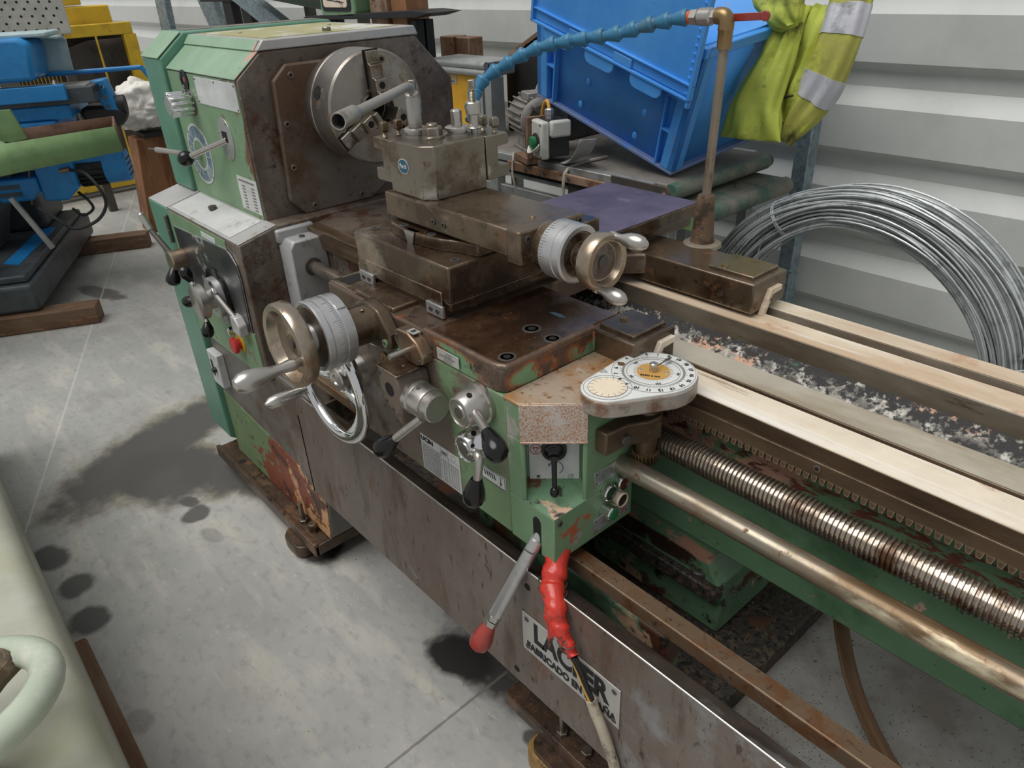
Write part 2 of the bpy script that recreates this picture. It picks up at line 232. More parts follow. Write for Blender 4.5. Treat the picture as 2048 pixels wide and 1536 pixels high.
# ---------------------------------------------------------------- geometry helpers
def V(*a): return Vector(a)
def frame(d):
    d = Vector(d).normalized(); up = Vector((0, 0, 1)) if abs(d.z) < 0.95 else Vector((0, 1, 0))
    a = up.cross(d).normalized(); b = d.cross(a); return a, b, d
class MB:
    def __init__(self): self.v = []; self.f = []
    def add(self, vs, fs):
        n = len(self.v); self.v += [tuple(p) for p in vs]; self.f += [tuple(i + n for i in f) for f in fs]; return self
    def box(self, x0, x1, y0, y1, z0, z1):
        return self.add([(x0, y0, z0), (x1, y0, z0), (x1, y1, z0), (x0, y1, z0), (x0, y0, z1), (x1, y0, z1), (x1, y1, z1), (x0, y1, z1)],
                        [(0, 3, 2, 1), (4, 5, 6, 7), (0, 1, 5, 4), (1, 2, 6, 5), (2, 3, 7, 6), (3, 0, 4, 7)])
    def obox(self, c, a, b, d, ha, hb, hd):          # oriented box, half sizes
        c, a, b, d = Vector(c), Vector(a).normalized(), Vector(b).normalized(), Vector(d).normalized()
        vs = [c + a * ha * i + b * hb * j + d * hd * k for k in (-1, 1) for j in (-1, 1) for i in (-1, 1)]
        fs = [(0, 2, 3, 1), (4, 5, 7, 6), (0, 1, 5, 4), (1, 3, 7, 5), (3, 2, 6, 7), (2, 0, 4, 6)]
        if a.cross(b).dot(d) < 0: fs = [f[::-1] for f in fs]
        return self.add(vs, fs)
    def prism(self, pts, ax, lo, hi):                 # polygon in the plane normal to ax, extruded lo..hi
        n = len(pts); mk = {0: lambda p, t: (t, p[0], p[1]), 1: lambda p, t: (p[0], t, p[1]), 2: lambda p, t: (p[0], p[1], t)}[ax]
        area = sum(pts[i][0] * pts[(i + 1) % n][1] - pts[(i + 1) % n][0] * pts[i][1] for i in range(n))
        if (area < 0) != (ax == 1): pts = pts[::-1]
        return self.add([mk(p, lo) for p in pts] + [mk(p, hi) for p in pts],
                        [tuple(range(n - 1, -1, -1)), tuple(range(n, 2 * n))] + [(i, (i + 1) % n, n + (i + 1) % n, n + i) for i in range(n)])
    def rev(self, p, d, prof, seg=32, ph=0.0, cap=True):       # prof [(t along d, radius)]
        p = Vector(p); a, b, d = frame(d); n0 = len(self.v); vs = []; fs = []
        for t, r in prof:
            for i in range(seg):
                an = 2 * PI * i / seg + ph; vs.append(p + d * t + (a * math.cos(an) + b * math.sin(an)) * r)
        for k in range(len(prof) - 1):
            for i in range(seg):
                j = (i + 1) % seg; fs.append((k * seg + i, k * seg + j, (k + 1) * seg + j, (k + 1) * seg + i))
        if cap:
            fs.append(tuple(range(seg - 1, -1, -1))); m = (len(prof) - 1) * seg; fs.append(tuple(range(m, m + seg)))
        return self.add(vs, fs)
    def cyl(self, p0, p1, r0, r1=None, seg=24, ph=0.0):
        p0, p1 = Vector(p0), Vector(p1); r1 = r0 if r1 is None else r1
        return self.rev(p0, p1 - p0, [(0, r0), ((p1 - p0).length, r1)], seg, ph)
    def tube(self, pts, r, seg=10, closed=False, sq=None):
        pts = [Vector(p) for p in pts]; n = len(pts); rr = r if isinstance(r, (list, tuple)) else [r] * n
        tan = []
        for i in range(n):
            if closed: t = pts[(i + 1) % n] - pts[i - 1]
            else: t = pts[min(i + 1, n - 1)] - pts[max(i - 1, 0)]
            tan.append(t.normalized())
        a, b, _ = frame(tan[0]); vs = []
        for i in range(n):
            t = tan[i]; a = (a - t * a.dot(t)).normalized(); b = t.cross(a)
            for k in range(seg):
                an = 2 * PI * k / seg
                vs.append(pts[i] + (a * math.cos(an) + b * math.sin(an)) * rr[i])
        fs = []
        for i in range(n if closed else n - 1):
            i2 = (i + 1) % n
            for k in range(seg):
                k2 = (k + 1) % seg; fs.append((i * seg + k, i * seg + k2, i2 * seg + k2, i2 * seg + k))
        if not closed:
            fs.append(tuple(range(seg - 1, -1, -1))); m = (n - 1) * seg; fs.append(tuple(range(m, m + seg)))
        return self.add(vs, fs)
    def ball(self, c, r, seg=16, rings=10, sc=(1, 1, 1)):
        vs = [(c[0], c[1], c[2] - r * sc[2])]; fs = []
        for j in range(1, rings):
            ph = -PI / 2 + PI * j / rings
            for i in range(seg):
                an = 2 * PI * i / seg; vs.append((c[0] + r * sc[0] * math.cos(ph) * math.cos(an), c[1] + r * sc[1] * math.cos(ph) * math.sin(an), c[2] + r * sc[2] * math.sin(ph)))
        vs.append((c[0], c[1], c[2] + r * sc[2])); top = len(vs) - 1
        for i in range(seg):
            j = (i + 1) % seg; fs.append((0, 1 + j, 1 + i)); fs.append((top, top - seg + i, top - seg + j))
        for k in range(rings - 2):
            for i in range(seg):
                j = (i + 1) % seg; fs.append((1 + k * seg + i, 1 + k * seg + j, 1 + (k + 1) * seg + j, 1 + (k + 1) * seg + i))
        return self.add(vs, fs)
    def grid(self, nu, nv, fn):
        vs = [fn(i / nu, j / nv) for j in range(nv + 1) for i in range(nu + 1)]
        fs = [(j * (nu + 1) + i, j * (nu + 1) + i + 1, (j + 1) * (nu + 1) + i + 1, (j + 1) * (nu + 1) + i) for j in range(nv) for i in range(nu)]
        return self.add(vs, fs)
    def mesh(self, name, m, ang=35):
        me = bpy.data.meshes.new(name); me.from_pydata(self.v, [], self.f); me.validate(); me.update()
        me.materials.append(MATS[m])
        if ang:
            for p in me.polygons: p.use_smooth = True
            me.set_sharp_from_angle(angle=math.radians(ang))
        return me
    def build(self, name, m, parent=None, bev=0.0, ang=35, seg=2, solid=0.0, sub=0):
        o = bpy.data.objects.new(name, self.mesh(name, m, ang)); COL.objects.link(o)
        if parent is not None: attach(o, parent)
        if solid:
            md = o.modifiers.new('thickness', 'SOLIDIFY'); md.thickness = solid; md.offset = 0
        if sub:
            md = o.modifiers.new('smooth', 'SUBSURF'); md.levels = sub; md.render_levels = sub
        if bev:
            md = o.modifiers.new('edge', 'BEVEL'); md.width = bev; md.segments = seg; md.limit_method = 'ANGLE'; md.angle_limit = math.radians(38); md.harden_normals = False
        return o
def attach(o, parent):
    o.parent = parent
    if parent.parent is None and not parent.get('local'): o.location = -parent.location if parent.type == 'EMPTY' else (0, 0, 0)
def thing(name, label, cat, loc=(0, 0, 0), rz=0.0, group=None, local=False):
    o = bpy.data.objects.new(name, None); COL.objects.link(o); o.location = loc; o.rotation_euler = (0, 0, rz); o.empty_display_size = 0.05
    o['label'] = label; o['category'] = cat
    if group: o['group'] = group
    if local: o['local'] = 1
    return o
def tag(o, label, cat, group=None):
    o['label'] = label; o['category'] = cat
    if group: o['group'] = group
    return o
def struct(o): o['kind'] = 'structure'; return o
def text(body, size, org, xd, yd, m, parent, bold=0.0, depth=0.0003, align='CENTER', sx=1.0, name='lettering'):
    cu = bpy.data.curves.new('t', 'FONT'); cu.body = body; cu.size = size; cu.offset = bold; cu.align_x = align; cu.align_y = 'CENTER'; cu.extrude = depth; cu.resolution_u = 3
    t = bpy.data.objects.new('t', cu); COL.objects.link(t)
    dg = bpy.context.evaluated_depsgraph_get(); me = bpy.data.meshes.new_from_object(t.evaluated_get(dg))
    bpy.data.objects.remove(t); bpy.data.curves.remove(cu)
    x = Vector(xd).normalized(); y = Vector(yd).normalized(); z = x.cross(y); og = Vector(org)
    for v in me.vertices: v.co = og + x * v.co.x * sx + y * v.co.y + z * (v.co.z + depth)
    me.materials.clear(); me.materials.append(MATS[m]); me.name = name
    o = bpy.data.objects.new(name, me); COL.objects.link(o); attach(o, parent); return o
def rect_round(w, h, r, n=5):
    pts = []
    for cx, cy, a0 in ((w - r, h - r, 0), (-w + r, h - r, 90), (-w + r, -h + r, 180), (w - r, -h + r, 270)):
        for i in range(n + 1):
            a = math.radians(a0 + 90 * i / n); pts.append((cx + r * math.cos(a), cy + r * math.sin(a)))
    return pts
def plate(mb, org, xd, yd, pts, th):     # flat plate: 2d polygon on a plane, thickness th towards x cross y
    x = Vector(xd).normalized(); y = Vector(yd).normalized(); z = x.cross(y); og = Vector(org); n = len(pts)
    area = sum(pts[i][0] * pts[(i + 1) % n][1] - pts[(i + 1) % n][0] * pts[i][1] for i in range(n))
    if area < 0: pts = pts[::-1]
    return mb.add([og + x * p[0] + y * p[1] for p in pts] + [og + x * p[0] + y * p[1] + z * th for p in pts],
                  [tuple(range(n - 1, -1, -1)), tuple(range(n, 2 * n))] + [(i, (i + 1) % n, n + (i + 1) % n, n + i) for i in range(n)])
def ringplate(mb, org, xd, yd, ro, ri, th, seg=32):
    x = Vector(xd).normalized(); y = Vector(yd).normalized(); z = x.cross(y); og = Vector(org); vs = []
    for t in (0, th):
        for r in (ro, ri):
            for i in range(seg):
                a = 2 * PI * i / seg; vs.append(og + (x * math.cos(a) + y * math.sin(a)) * r + z * t)
    fs = []
    for i in range(seg):
        j = (i + 1) % seg
        fs += [(2 * seg + i, 2 * seg + j, 3 * seg + j, 3 * seg + i), (i, j, 2 * seg + j, 2 * seg + i), (seg + j, seg + i, 3 * seg + i, 3 * seg + j), (j, i, seg + i, seg + j)]
    return mb.add([tuple(v) for v in vs], [(f[0], f[1], f[2], f[3]) for f in fs])
def line(mb, p, q, w, z, up=(0, 0, 1)):     # thin flat bar drawn between two points, raised z towards up
    p, q, up = Vector(p), Vector(q), Vector(up).normalized(); d = (q - p); ln = d.length; d.normalize(); s = up.cross(d)
    return mb.obox((p + q) / 2 + up * z / 2, d, s, up, ln / 2, w / 2, z / 2)
def smooth_path(pts, n=8):
    P = [Vector(p) for p in pts]; out = []
    for i in range(len(P) - 1):
        p0 = P[max(i - 1, 0)]; p1 = P[i]; p2 = P[i + 1]; p3 = P[min(i + 2, len(P) - 1)]
        for k in range(n):
            t = k / n; out.append(0.5 * ((2 * p1) + (p2 - p0) * t + (2 * p0 - 5 * p1 + 4 * p2 - p3) * t * t + (3 * p1 - p0 - 3 * p2 + p3) * t ** 3))
    out.append(P[-1]); return out
def socket_bolt(c, d, r, parent, m='steel_dark', h=0.006, name='bolt'):
    mb = MB(); d = Vector(d).normalized()
    mb.rev(c, d, [(0, r), (h * .8, r), (h, r * .88), (h, r * .5), (h * .3, r * .48)], 20)
    o = mb.build(name, m, parent); hb = MB(); hb.cyl(Vector(c) + d * h * .3, Vector(c) + d * h * .36, r * .5, seg=6); hb.build('socket', 'dark_hole', o); return o
def hexbolt(c, d, r, h, parent, m='post_steel', name='bolt'):
    return MB().rev(c, d, [(0, r), (h * .85, r), (h, r * .86)], 6).build(name, m, parent, bev=.0006)

# ---------------------------------------------------------------- setting
def concrete():
    M = bpy.data.materials.new('concrete'); M.use_nodes = True; nt = M.node_tree; N = nt.nodes; K = nt.links; b = N['Principled BSDF']
    tc = N.new('ShaderNodeTexCoord').outputs['Object']; xyz = N.new('ShaderNodeSeparateXYZ'); K.new(tc, xyz.inputs[0])
    def nz(s, d=6, st=(1, 1, 1), o=0):
        mp = N.new('ShaderNodeMapping'); mp.inputs['Scale'].default_value = st; mp.inputs['Location'].default_value = (o, o * .7, 0); K.new(tc, mp.inputs[0])
        n = N.new('ShaderNodeTexNoise'); n.inputs['Scale'].default_value = s; n.inputs['Detail'].default_value = d; n.inputs['Roughness'].default_value = .6; K.new(mp.outputs[0], n.inputs['Vector']); return n.outputs['Fac']
    def rg(src, lo, hi, a=0, z=1):
        m = N.new('ShaderNodeMapRange'); m.inputs[1].default_value = lo; m.inputs[2].default_value = hi; m.inputs[3].default_value = a; m.inputs[4].default_value = z; K.new(src, m.inputs[0]); return m.outputs[0]
    def mt(op, a, c):
        m = N.new('ShaderNodeMath'); m.operation = op
        for i, v in ((0, a), (1, c)):
            if isinstance(v, (int, float)): m.inputs[i].default_value = v
            else: K.new(v, m.inputs[i])
        return m.outputs[0]
    def mix(f, a, c):
        m = N.new('ShaderNodeMix'); m.data_type = 'RGBA'; K.new(f, m.inputs[0])
        for i, v in ((6, a), (7, c)):
            if isinstance(v, tuple): m.inputs[i].default_value = v
            else: K.new(v, m.inputs[i])
        return m.outputs[2]
    c = mix(rg(nz(1.6, 6), .35, .65), lin((156, 156, 152)), lin((176, 175, 170)))
    c = mix(rg(nz(5, 6, (.5, 2, 1), 3), .50, .68), c, lin((186, 182, 172)))
    c = mix(rg(nz(22, 8, (1, 1.6, 1), 5), .52, .70, 0, .6), c, lin((140, 138, 134))); c = mix(rg(nz(3, 9, (1, 1, 1), 21), .52, .66, 0, .55), c, lin((150, 147, 140))); c = mix(rg(nz(45, 6, (.6, 1.5, 1), 31), .60, .70, 0, .6), c, lin((196, 194, 188)))
    c = mix(rg(nz(70, 3, (1, 1, 1), 8), .70, .74), c, lin((96, 90, 84)))
    # pale scratches of a plastered floor
    c = mix(rg(nz(9, 2, (.25, 5, 1), 12), .69, .74, 0, .25), c, lin((206, 204, 198)))
    e = nz(9, 6, (1, 1, 1), 15)
    def blot(c, cx, cy, rx, ry, rot, col, k=1.0, soft=.5):
        dx = mt('SUBTRACT', xyz.outputs[0], cx); dy = mt('SUBTRACT', xyz.outputs[1], cy); co, si = math.cos(rot), math.sin(rot)
        u = mt('DIVIDE', mt('ADD', mt('MULTIPLY', dx, co), mt('MULTIPLY', dy, si)), rx); v = mt('DIVIDE', mt('SUBTRACT', mt('MULTIPLY', dy, co), mt('MULTIPLY', dx, si)), ry)
        d = mt('ADD', mt('ADD', mt('MULTIPLY', u, u), mt('MULTIPLY', v, v)), mt('MULTIPLY', mt('SUBTRACT', e, .5), 2.4))
        return mix(rg(d, 1.0 + soft, 1.0 - soft * .5, 0, k), c, col)
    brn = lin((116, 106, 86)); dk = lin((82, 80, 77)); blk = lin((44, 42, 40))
    big = ((-2.78, .46, .42, .15, -1.13), (-2.56, .45, .20, .15, .2), (-2.42, .60, .20, .10, .3))
    for (cx, cy, rx, ry, ro) in big: c = blot(c, cx, cy, rx * 1.12, ry * 1.25, ro, brn, .6)
    for (cx, cy, rx, ry, ro) in big: c = blot(c, cx, cy, rx, ry, ro, dk, .92)
    for (cx, cy, rx, ry, k) in ((-2.34, .44, .04, .025, .9), (-2.25, .43, .04, .045, .9), (-2.10, .43, .05, .025, .35), (-2.37, .0, .07, .05, .95), (-2.17, .03, .05, .05, .95), (-1.99, .02, .055, .055, .98), (-1.54, .02, .04, .03, .35),
                             (-4.75, .80, .20, .06, .8), (-.83, .71, .025, .02, .9)):
        c = blot(c, cx, cy, rx, ry, .3, dk, k)
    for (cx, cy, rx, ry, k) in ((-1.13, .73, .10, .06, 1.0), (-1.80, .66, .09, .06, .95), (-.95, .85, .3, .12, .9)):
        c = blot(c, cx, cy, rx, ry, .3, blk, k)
    # sawn joint crossing the slab
    for (ax, ay, bx, by, hw, col, kk) in ((-1.0, 0, -1.02, 1.0, .005, lin((112, 108, 102)), .8), (-2.63, -.01, -4.42, .68, .006, lin((206, 206, 202)), .5)):
        ln = math.hypot(bx - ax, by - ay); nx, ny = -(by - ay) / ln, (bx - ax) / ln
        d = mt('ABSOLUTE', mt('SUBTRACT', mt('ADD', mt('MULTIPLY', xyz.outputs[0], nx), mt('MULTIPLY', xyz.outputs[1], ny)), ax * nx + ay * ny), 0)
        d = mt('ADD', d, mt('MULTIPLY', mt('SUBTRACT', nz(40), .5), .008)); c = mix(rg(d, hw, hw * .4, 0, kk), c, col)
    K.new(c, b.inputs['Base Color']); b.inputs['Roughness'].default_value = .5; b.inputs['Specular IOR Level'].default_value = .4
    bp = N.new('ShaderNodeBump'); bp.inputs['Strength'].default_value = .12; bp.inputs['Distance'].default_value = .003; K.new(nz(60), bp.inputs['Height']); K.new(bp.outputs[0], b.inputs['Normal'])
    MATS['concrete'] = M
concrete()
struct(MB().box(-15, 3.2, -3.0, 2.75, -.1, 0).build('floor', 'concrete'))
# ribbed sheet-metal wall: one folded sheet
prof = []; z = -0.20
while z < 2.7:
    for dz, dy in ((0, .035), (.05, .035), (.08, 0), (.22, 0)): prof.append((z + dz, dy))
    z += .28
prof = [p for i, p in enumerate(prof) if i == 0 or p[0] > prof[i - 1][0] + 1e-6]
mb = MB(); yw = 2.6; n = len(prof)
xs = [-15 + 1.0 * i for i in range(19)]
mb.grid(len(xs) - 1, n - 1, lambda u, v: (xs[round(u * (len(xs) - 1))], yw + prof[round(v * (n - 1))][1], max(prof[round(v * (n - 1))][0], 0)))
struct(mb.build('wall_back', 'wall_paint', ang=20, solid=.004))
# ---------------------------------------------------------------- the lathe
LA = thing('lathe', 'large worn green and rust-brown metal lathe with chuck, carriage and long bed', 'lathe', (-1.2, .95, 0))
def part(mb, name, m, bev=.0, parent=None, **k): return mb.build(name, m, parent or LA, bev=bev, **k)

# headstock: housing with chamfered top edges, gear cover on its far end
hs = part(MB().prism([(.76, 1.03), (1.42, 1.03), (1.42, 1.32), (1.30, 1.445), (.835, 1.445), (.76, 1.385)], 0, -2.39, -1.90), 'headstock', 'brown_cast', .004)
part(MB().box(-2.385, -1.905, .7575, .7605, 1.033, 1.383), 'front_panel', 'headstock_green', .001, hs)
MBc = MB(); plate(MBc, (-2.388, .7575, 1.386), (1, 0, 0), (0, .0775, .0605), [(0, 0), (.486, 0), (.486, .0975), (0, .0975)], .003); part(MBc, 'top_chamfer', 'headstock_chamfer', .0008, hs)
cap = part(MB().prism([(.826, 1.446), (1.312, 1.446), (1.30, 1.470), (.846, 1.470)], 0, -2.39, -1.897), 'top_lid', 'trim_grey', .003, hs)
part(MB().box(-2.37, -1.93, .868, 1.27, 1.470, 1.4715), 'lid_panel', 'headstock_top', 0, cap)
MBc = MB(); plate(MBc, (-2.388, .8255, 1.4462), (1, 0, 0), (0, .020, .0245), [(0, 0), (.475, 0), (.475, .029), (0, .029)], .0015); part(MBc, 'lid_front_edge', 'headstock_chamfer', 0, cap)
part(MB().rev((-1.96, 1.06, 1.470), (0, 0, 1), [(0, .012), (.010, .012), (.012, .010)], 16), 'lid_bolt', 'post_steel', 0, cap)
for x, y in ((-2.2, .92), (-2.2, 1.2)): hexbolt((x, y, 1.4715), (0, 0, 1), .006, .004, cap, 'trim_grey', 'lid_screw')
cv = part(MB().prism([(.745, 1.033), (1.44, 1.033), (1.44, 1.32), (1.31, 1.478), (.83, 1.478), (.745, 1.412)], 0, -2.545, -2.392), 'gear_cover', 'cover_green', .006)
MBc = MB(); plate(MBc, (-2.541, .7425, 1.413), (1, 0, 0), (0, .085, .066), [(0, 0), (.146, 0), (.146, .104), (0, .104)], .003); part(MBc, 'cover_chamfer', 'headstock_chamfer', .0008, cv)
part(MB().box(-2.5, -2.43, .85, 1.30, 1.478, 1.480), 'cover_top', 'rusty_bright', 0, cv)
# end plate around the spindle nose
ep = MB(); ep.prism([(.832, 1.075), (.872, 1.031), (1.085, 1.031), (1.25, 1.13), (1.25, 1.36), (1.20, 1.412), (.886, 1.412), (.845, 1.375)], 0, -1.898, -1.880)
ep = part(ep, 'end_plate', 'end_plate', .005)
for y, z in ((.895, 1.385), (.858, 1.16), (1.05, 1.05), (.90, 1.05), (.862, 1.27)): socket_bolt((-1.880, y, z), (1, 0, 0), .0085, ep, 'brown_cast', .004)
# controls on the headstock face
pl = part(MB().box(-2.178, -1.907, .7555, .7575, 1.310, 1.379), 'blank_plate', 'white_plate', .0008)
for x, z in ((-2.172, 1.373), (-1.913, 1.373), (-2.172, 1.316), (-1.913, 1.316), (-2.04, 1.373)): part(MB().rev((x, .7555, z), (0, -1, 0), [(0, .003), (.0015, .002)], 8), 'rivet', 'steel_dark', 0, pl)
sg = part(MB().rev((-2.255, .757, 1.365), (0, -1, 0), [(0, .027), (.003, .027), (.004, .024), (.004, .022), (.0015, .021)], 28), 'sight_glass', 'black_plastic')
part(MB().rev((-2.249, .7545, 1.366), (0, -1, 0), [(0, .008), (.002, .006)], 14), 'level_mark', 'red_plastic', 0, sg)
kb = MB(); n = 12; prof = []
for i in range(n * 4):
    a = 2 * PI * i / (n * 4); r = .034 if i % 4 < 2 else .029; prof.append((r * math.cos(a), r * math.sin(a)))
kb.prism([(-2.245 + p[0], 1.306 + p[1]) for p in prof], 1, .694, .754)
kb = part(kb, 'ribbed_knob', 'chrome', .0012); part(MB().rev((-2.245, .694, 1.306), (0, -1, 0), [(0, .027), (.002, .025), (.002, .008)], 24), 'knob_face', 'alu', 0, kb)
part(MB().rev((-2.245, .7575, 1.306), (0, -1, 0), [(0, .037), (.004, .035)], 24), 'knob_collar', 'steel_dark', 0, kb)
dp = part(MB().rev((-2.272, .7575, 1.160), (0, -1, 0), [(0, .086), (.002, .086)], 48), 'speed_dial', 'sticker')
r1 = MB(); ringplate(r1, (-2.272, .7553, 1.160), (-1, 0, 0), (0, 0, 1), .080, .048, .0006, 48); part(r1, 'dial_band', 'dial_ring_blue', 0, dp)
part(MB().rev((-2.272, .7553, 1.160), (0, -1, 0), [(0, .040), (.0006, .040)], 32), 'dial_centre', 'headstock_green', 0, dp)
for i in range(12):
    a = i * PI / 6; line_m = MB(); c0 = V(-2.272, .7547, 1.160); d = V(math.cos(a), 0, math.sin(a)); line(line_m, c0 + d * .048, c0 + d * .080, .002, .0005, (0, -1, 0)); part(line_m, 'dial_tick', 'white_plate', 0, dp)
for i in range(4): part(MB().rev((-2.272 + .083 * math.cos(.8 + i * PI / 2), .7555, 1.16 + .083 * math.sin(.8 + i * PI / 2)), (0, -1, 0), [(0, .003), (.002, .002)], 8), 'rivet', 'brass', 0, dp)
lv = part(MB().cyl((-2.272, .755, 1.160), (-2.272, .72, 1.160), .014).cyl((-2.285, .725, 1.165), (-2.455, .690, 1.160), .0065, .0085), 'dial_lever', 'bright_steel', .001)
part(MB().cyl((-2.455, .690, 1.160), (-2.500, .681, 1.158), .004, seg=12), 'threaded_tip', 'steel_dark', 0, lv)
el = [(.047 * math.cos(2 * PI * i / 36), .056 * math.sin(2 * PI * i / 36)) for i in range(36)]
mb = MB(); plate(mb, (-2.043, .7575, 1.230), (1, 0, 0), (0, 0, 1), el, .0025); lp = part(mb, 'lever_plate', 'alu', .0006)
for x, z in ((-2.078, 1.244), (-2.03, 1.182), (-2.02, 1.272)): part(MB().rev((x, .755, z), (0, -1, 0), [(0, .003), (.002, .002)], 8), 'rivet', 'brass', 0, lp)
part(MB().box(-2.062, -2.028, .7545, .756, 1.222, 1.250), 'lever_slot', 'dark_hole', 0, lp)
lv = part(MB().cyl((-2.040, .758, 1.228), (-2.158, .692, 1.182), .0085, .008), 'speed_lever', 'bright_steel', .001)
part(MB().ball((-2.176, .681, 1.174), .022, 20, 12), 'knob', 'black_plastic', 0, lv)
st = part(MB().box(-2.030, -1.905, .7562, .7575, 1.047, 1.137), 'speed_chart', 'sticker')
mbk = MB()
for i in range(8): mbk.box(-2.004, -1.985, .7557, .7562, 1.052 + i * .0085, 1.0555 + i * .0085); mbk.box(-1.946, -1.925, .7557, .7562, 1.052 + i * .0085, 1.0555 + i * .0085)
mbk.box(-2.02, -1.92, .7557, .7562, 1.125, 1.129); part(mbk, 'chart_print', 'grey_ink', 0, st)

# gearbox under the headstock
gb = part(MB().prism([(.65, .60), (1.30, .60), (1.30, 1.032), (.765, 1.032), (.65, 1.004)], 0, -2.37, -1.842), 'gearbox', 'brown_cast', .004)
part(MB().box(-2.366, -1.93, .6475, .6502, .70, 1.000), 'gearbox_front', 'green_paint', .001, gb)
MBc = MB(); plate(MBc, (-2.366, .651, 1.0045), (1, 0, 0), (0, .112, .027), [(0, 0), (.522, 0), (.522, .115), (0, .115)], .003); part(MBc, 'gearbox_lid', 'trim_grey', .001, gb)
MBc = MB(); plate(MBc, (-2.35, .658, 1.0095), (1, 0, 0), (0, .112, .027), [(0, 0), (.44, 0), (.44, .095), (0, .095)], .0015); part(MBc, 'lid_mat', 'sticker', 0, gb)
part(MB().rev((-2.16, .715, 1.026), (0, 0, 1), [(0, .012), (.010, .012), (.011, .009)], 6), 'filler_cap', 'steel_dark', 0, gb)
lc = part(MB().prism([(.648, .16), (.70, .12), (1.42, .12), (1.42, 1.03), (.76, 1.03), (.648, 1.003)], 0, -2.545, -2.374), 'lower_gear_cover', 'cover_green', .004)
MBc = MB(); plate(MBc, (-2.543, .650, 1.0035), (1, 0, 0), (0, .112, .027), [(0, 0), (.167, 0), (.167, .115), (0, .115)], .0025); part(MBc, 'cover_top', 'trim_grey', .0008, lc)
part(MB().box(-2.49, -2.46, .69, .72, 1.018, 1.0185), 'paint_patch', 'orange', 0, lc) if 0 else None
for z in (.975, .93): hb = part(MB().cyl((-2.381, .642, z), (-2.381, .642, z - .035), .006).ball((-2.381, .642, z + .002), .007, 10, 6), 'hinge', 'steel_dark', 0, lc)
bp = [(-2.335, .955), (-1.935, .975), (-1.905, .966), (-1.880, .942), (-1.872, .90), (-1.884, .745), (-2.325, .715)]
mb = MB(); mb.prism(bp, 1, .6435, .6475); bpn = part(mb, 'control_panel', 'black_panel', .001)
part(MB().prism([(x * 1.006 + .0128, z * 1.02 - .0175) for x, z in bp], 1, .6455, .6476), 'panel_rim', 'alu', 0, bpn)
part(MB().box(-2.10, -2.00, .6458, .6475, .975, .990), 'small_plate', 'white_plate', .0005, bpn)
# twin gear selector: large black disc, dial drum, knurled hub with three ball-ended spokes
ga = V(-2.062, .6435, .806)
part(MB().rev(ga, (0, -1, 0), [(0, .085), (.004, .085), (.006, .082)], 48), 'selector_disc', 'black_plastic')
part(MB().rev(ga + V(0, -.006, 0), (0, -1, 0), [(0, .060), (.016, .060), (.018, .056), (.018, .040)], 40), 'selector_drum', 'alu')
text('VA', .020, ga + V(.012, -.0245, .047), (1, 0, 0), (0, 0, 1), 'black_ink', LA)
hub = part(MB().rev(ga + V(0, -.02, 0), (0, -1, 0), [(0, .030), (.028, .030), (.028, .050), (.030, .052), (.050, .052), (.052, .049), (.052, .0)], 40, cap=False), 'selector_hub', 'bright_steel')
for a in (math.radians(115), math.radians(195), math.radians(285)):
    d = V(math.cos(a), 0, math.sin(a)); c0 = ga + V(0, -.061, 0)
    sp = part(MB().cyl(c0 + d * .048, c0 + d * .062, .0065, seg=12), 'spoke', 'chrome', 0, hub)
    MBk = MB(); MBk.rev(c0 + d * .060, d + V(0, -.25, 0), [(0, .007), (.006, .010), (.020, .0165), (.032, .0175), (.040, .0155), (.046, .009), (.047, 0)], 18, cap=False); part(MBk, 'knob', 'black_plastic', 0, hub)
k2 = V(-2.318, .6435, .858)
h2 = part(MB().rev(k2, (0, -1, 0), [(0, .032), (.040, .032), (.043, .029), (.043, 0)], 30, cap=False), 'feed_selector', 'rusty_bright')
part(MB().cyl(k2 + V(-.02, -.03, .02), k2 + V(-.085, -.05, .085), .009, .008), 'selector_arm', 'steel_dark', 0, h2)
part(MB().cyl(k2 + V(-.085, -.05, .085), k2 + V(-.105, -.058, .125), .010, seg=14).ball(k2 + V(-.107, -.059, .127), .010, 12, 8), 'arm_tip', 'bright_steel', 0, h2)
part(MB().rev(k2 + V(.0, -.035, -.02), (.2, -.4, -.9), [(0, .010), (.012, .015), (.035, .022), (.048, .021), (.056, .012), (.058, 0)], 18, cap=False), 'knob', 'black_plastic', 0, h2)
# plunger block at the panel corner
mb = MB(); mb.prism([(-1.955, .786), (-1.922, .786), (-1.900, .764), (-1.900, .732), (-1.955, .732)], 1, .618, .645); blk = part(mb, 'detent_block', 'trim_grey', .004)
part(MB().cyl((-1.942, .628, .780), (-2.005, .612, .838), .008), 'plunger_rod', 'bright_steel', 0, blk)
part(MB().obox((-2.007, .611, .840), (-.7, 0, .7), (.7, 0, .7), (0, 1, 0), .010, .014, .006), 'plunger_head', 'chrome', .002, blk)
